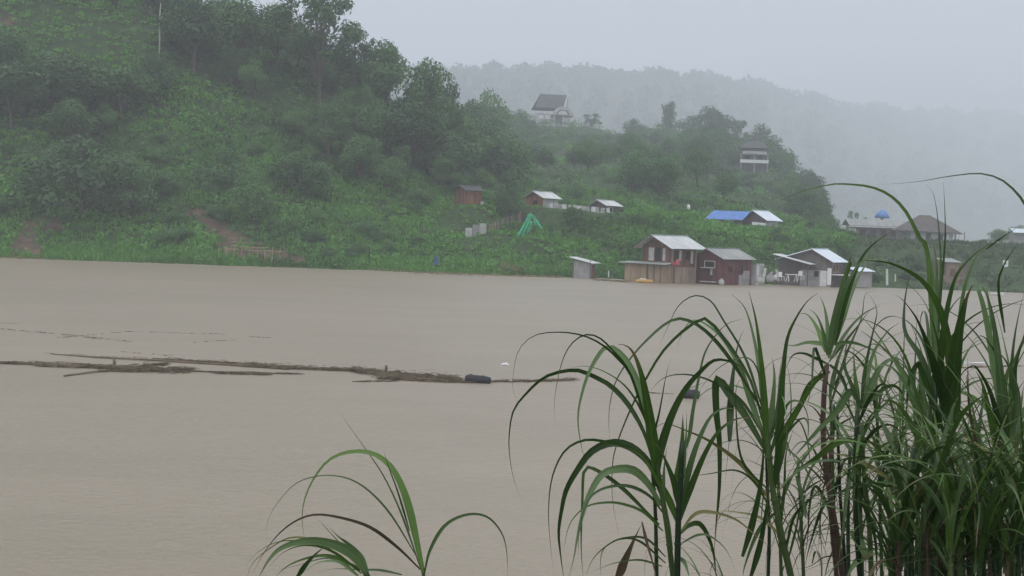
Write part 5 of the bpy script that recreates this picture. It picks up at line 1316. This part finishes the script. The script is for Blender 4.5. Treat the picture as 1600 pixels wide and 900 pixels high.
# plant F: the big one at x 1460-1490
g = clump(1470, 3.9, 'tallest broad leaved cane grass whose top leaves stand against the hazy far houses')
for q, wv, tn in (([(1478, 910), (1475, 820), (1478, 740), (1485, 640)], 15, 'd'), ([(1455, 910), (1458, 820), (1460, 700), (1462, 600)], 13, 'd'), ([(1440, 910), (1442, 820), (1446, 720), (1450, 640)], 12, 'g'), ([(1425, 910), (1424, 800), (1428, 700)], 11, 'd'), ([(1496, 910), (1490, 820), (1486, 700)], 10, 'b')):
    cane(g, q, wv, tn, 3.9)
for pts, wv, tn in (
    ([(1462, 620), (1440, 560), (1415, 520), (1413, 480), (1419, 440), (1430, 402), (1438, 386)], 13, 'd'), ([(1486, 630), (1484, 560), (1474, 500), (1458, 462), (1438, 436), (1408, 418), (1380, 409), (1340, 407)], 15, 'g'),
    ([(1480, 640), (1473, 575), (1462, 520), (1448, 478), (1426, 450), (1400, 433)], 12, 'd'), ([(1465, 620), (1462, 520), (1458, 440), (1450, 400), (1440, 380)], 16, 'l'), ([(1466, 610), (1464, 500), (1464, 430), (1462, 400), (1455, 370)], 12, 'd'),
    ([(1466, 520), (1470, 450), (1475, 400), (1477, 360), (1476, 320), (1474, 284)], 6, 'd'), ([(1466, 470), (1470, 420), (1468, 370), (1463, 325), (1457, 300), (1446, 288)], 5, 'd'),
    ([(1466, 620), (1474, 520), (1490, 442), (1510, 410), (1540, 385), (1574, 372)], 11, 'd'), ([(1495, 560), (1504, 465), (1520, 412), (1535, 390), (1556, 375)], 10, 'g'), ([(1540, 390), (1560, 375), (1590, 355)], 4, 'd'),
    ([(1484, 690), (1488, 600), (1498, 520), (1509, 470), (1519, 446)], 30, 'd'), ([(1480, 720), (1485, 640), (1500, 575), (1520, 538), (1542, 528)], 15, 'l'),
    ([(1480, 640), (1455, 555), (1436, 505), (1420, 480), (1405, 464), (1392, 460)], 17, 'd'), ([(1478, 660), (1462, 590), (1445, 530), (1428, 492)], 8, 'd'), ([(1476, 680), (1440, 580), (1432, 570), (1420, 600), (1414, 680)], 12, 'd'),
    ([(1455, 690), (1440, 600), (1436, 565), (1428, 590), (1422, 640)], 10, 'g'), ([(1458, 560), (1450, 400), (1437, 372), (1415, 330), (1390, 305), (1360, 292), (1325, 288), (1300, 288), (1260, 297), (1230, 308), (1214, 317)], 9, 'g'),
    ([(1450, 680), (1425, 620), (1400, 580), (1380, 570), (1360, 580), (1345, 610)], 10, 'l'), ([(1462, 680), (1475, 620), (1490, 590), (1500, 560)], 9, 'd'), ([(1440, 660), (1420, 600), (1395, 560), (1375, 540), (1355, 538)], 11, 'l'),
    ([(1446, 680), (1430, 610), (1410, 560), (1398, 540)], 8, 'l'), ([(1444, 700), (1410, 640), (1385, 625), (1365, 640)], 11, 'g'), ([(1478, 700), (1500, 645), (1530, 665), (1560, 690), (1590, 705)], 8, 'd'),
    ([(1460, 780), (1500, 730), (1535, 700), (1560, 690)], 8, 'l'), ([(1440, 760), (1400, 740), (1370, 700)], 8, 'd'), ([(1465, 860), (1490, 870), (1505, 905)], 14, 'l'),
    ([(1410, 690), (1412, 560), (1414, 490)], 5, 'd'), ([(1428, 660), (1430, 560), (1434, 470)], 5, 'd'), ([(1470, 560), (1460, 600), (1455, 640)], 11, 'd')):
    leaf_px(g, pts, wv, tn, 3.9)

# plant H at right edge
g = clump(1575, 3.8, 'cane grass at the right edge with drooping grey green leaves')
for q, wv, tn in (([(1560, 910), (1562, 820), (1566, 720), (1570, 640)], 15, 'd'), ([(1585, 910), (1584, 800), (1582, 700)], 13, 'g'), ([(1602, 910), (1600, 800), (1596, 700)], 13, 'd'), ([(1536, 910), (1540, 820), (1546, 740)], 11, 'd')):
    cane(g, q, wv, tn, 3.8)
for pts, wv, tn in (
    ([(1570, 680), (1545, 520), (1532, 462), (1527, 450), (1540, 452), (1547, 490), (1551, 560), (1556, 640)], 15, 'l'), ([(1572, 690), (1560, 560), (1548, 480), (1535, 448)], 16, 'l'), ([(1575, 690), (1578, 590), (1570, 540), (1560, 500), (1546, 455)], 10, 'g'),
    ([(1574, 660), (1562, 570), (1545, 535), (1530, 525), (1510, 545)], 14, 'g'), ([(1580, 680), (1590, 620), (1575, 570), (1555, 545), (1540, 530)], 14, 'l'), ([(1580, 690), (1600, 640), (1625, 620)], 14, 'd'),
    ([(1578, 620), (1583, 545), (1592, 490), (1605, 440)], 9, 'd'), ([(1584, 650), (1586, 580), (1594, 545), (1602, 515)], 11, 'd'), ([(1570, 700), (1550, 620), (1530, 580), (1518, 572), (1500, 590), (1492, 640)], 11, 'd'),
    ([(1565, 720), (1545, 640), (1535, 600), (1525, 580)], 14, 'g'), ([(1575, 720), (1590, 660), (1600, 600)], 18, 'd'), ([(1572, 700), (1568, 620), (1578, 570), (1592, 560)], 16, 'g'), ([(1580, 700), (1582, 640), (1575, 600), (1560, 585)], 14, 'l'),
    ([(1578, 580), (1640, 430), (1625, 360), (1605, 325), (1590, 303), (1565, 281), (1530, 271), (1480, 276), (1440, 283), (1400, 287), (1368, 288)], 9, 'd'), ([(1570, 520), (1560, 450), (1566, 420), (1578, 398), (1592, 378)], 6, 'd'),
    ([(1560, 760), (1530, 720), (1500, 700), (1480, 690)], 9, 'd'), ([(1590, 740), (1610, 700), (1630, 690)], 10, 'g'), ([(1560, 780), (1535, 730), (1515, 640), (1512, 560)], 9, 'b'), ([(1545, 760), (1520, 640), (1510, 590), (1523, 575)], 9, 'd'), ([(1565, 800), (1600, 760), (1630, 750)], 14, 'g')):
    leaf_px(g, pts, wv, tn, 3.8)

# the undergrowth of the thicket: more canes, grown leaf by leaf in three dimensions
def grow(parent, base, az, el, length, width, tone, droop, n_=18):
    p = np.array(base, float); P3 = [p.copy()]; st = length / (n_ - 1); e_ = el
    for i in range(n_ - 1):
        d = np.array([math.cos(az) * math.cos(e_), math.sin(az) * math.cos(e_), math.sin(e_)])
        p = p + d * st; P3.append(p.copy()); e_ -= droop * st * (1 + 2.2 * i / n_); az += random.uniform(-.05, .05)
        e_ = max(e_, -1.5)
    vd = unit(np.array([-math.cos(az) * .5, -math.sin(az) * .5, 1.0]))
    return blade(parent, np.array(P3), width, tone, random.uniform(-.5, .5), random.uniform(-.6, .6), ref=vd)
THICK = [(1392, 4.9, 690), (1404, 4.3, 640), (1416, 5.1, 660), (1432, 4.5, 600), (1446, 5.0, 650), (1462, 4.4, 640), (1476, 5.2, 690), (1492, 4.2, 720), (1506, 4.9, 740), (1520, 4.3, 700), (1534, 5.0, 740), (1548, 4.4, 690), (1562, 5.1, 720), (1578, 4.3, 660), (1592, 4.9, 640), (1606, 4.4, 620), (1618, 5.0, 640), (1500, 3.6, 780), (1540, 3.6, 790), (1450, 3.6, 760), (1590, 3.5, 760), (1405, 3.7, 790), (1420, 3.8, 740), (1438, 3.6, 800), (1468, 3.7, 780), (1484, 3.5, 820), (1515, 3.7, 780), (1528, 3.5, 830), (1556, 3.6, 790), (1572, 3.5, 820), (1606, 3.6, 740), (1398, 4.0, 820)]
rnd = random.Random(3)
for i in range(0, len(THICK), 2):
    px, Y, top = THICK[i]
    g = clump(px, Y, 'dark leafy cane grass crowded in the densest part of the thicket at lower right', 'cane_grass')
    for (px, Y, top) in THICK[i:i + 2]:
        top += 35
        q = [(px, 912), (px + rnd.uniform(-4, 4), (912 + top) / 2), (px + rnd.uniform(-10, 10), top)]
        cane(g, q, rnd.uniform(9, 13), rnd.choice('dddgb'), Y)
        for k in range(10):
            t_ = rnd.uniform(.05, 1.0); py = 905 + (top - 905) * t_; xx = px + rnd.uniform(-5, 5)
            grow(g, P(xx, py, Y), rnd.uniform(0, 6.28), rnd.uniform(1.1, 1.53), rnd.uniform(.34, .66), rnd.uniform(.008, .020), rnd.choice('ddddddgl' if t_ < .45 else 'dddggglo'), rnd.uniform(.5, 3.2))  # lower leaves mostly dark blades: mutual shade painted into their colour
        for k in range(4):
            grow(g, P(px, rnd.uniform(850, 930), Y), rnd.uniform(0, 6.28), rnd.uniform(.4, 1.3), rnd.uniform(.25, .5), rnd.uniform(.006, .014), rnd.choice('dddb'), rnd.uniform(1, 4))
for px, top, Y, nl in ((1215, 640, 4.45, 12), (1300, 600, 4.65, 14), (1342, 620, 4.15, 18), (1372, 600, 4.8, 20), (1455, 560, 4.0, 14), (1575, 600, 3.85, 12), (1250, 720, 4.9, 10)):
    g = clump(px, Y + .08, {1215: 'narrow cane behind the twin blade cane', 1300: 'narrow leafy cane close behind the reddish stem', 1342: 'narrow cane inside the dark fan of leaves', 1372: 'leafy cane between the dark fan and the densest thicket',
              1455: 'narrow cane inside the tallest broad leaved plant', 1575: 'narrow cane inside the drooping grey green plant at right edge', 1250: 'short narrow cane in the gap right of the twin blade cane'}[px])
    q = [(px + 6, 912), (px + 2, (912 + top) / 2), (px - 3, top)]; cane(g, q, 8, 'g', Y + .08)
    for k in range(nl):
        t_ = rnd.uniform(.1, 1.0)
        grow(g, P(px + 4 - 6 * t_, 905 + (top - 905) * t_, Y + .08), rnd.uniform(0, 6.28), rnd.uniform(1.0, 1.5), rnd.uniform(.28, .58), rnd.uniform(.006, .015), rnd.choice('dddggl'), rnd.uniform(1.2, 4.5))
# finer stray leaves through the middle of the thicket
for px, Y, lab in ((1262, 4.9, 'thin wispy grass filling the gap between the twin blade cane and the reddish cane'), (1385, 5.2, 'thin wispy grass behind the dark fan of leaves'), (1120, 5.0, 'thin wispy grass low between the leftmost cane and the twin blade cane')):
    g = clump(px, Y, lab, 'wispy_grass')
    for k in range(30 if px != 1120 else 9):
        b0 = P(px + rnd.uniform(-45, 45), rnd.uniform(700, 930), Y + rnd.uniform(-.3, .3))
        if px == 1120: b0 = P(px + rnd.uniform(-30, 30), 940, Y)
        grow(g, b0, rnd.uniform(0, 6.28), rnd.uniform(.7, 1.45), rnd.uniform(.25, .6), rnd.uniform(.005, .011), rnd.choice('dddgl'), rnd.uniform(1.8, 4.5))

# ------------------------------------------------------------------ rain haze
hz = MB().box((-3800, -62, -7.5), (3800, 5700, 760)).build('haze', None)
hm = bpy.data.materials.new('rain haze'); hm.use_nodes = True
t = hm.node_tree; t.nodes.remove(t.nodes['Principled BSDF'])
pv = t.nodes.new('ShaderNodeVolumePrincipled'); pv.inputs['Color'].default_value = (.925, .950, 1.0, 1); pv.inputs['Density'].default_value = .00074; pv.inputs['Anisotropy'].default_value = .0
t.links.new(pv.outputs[0], t.nodes['Material Output'].inputs['Volume'])
hz.data.materials.append(hm); tag(hz, kind='stuff')
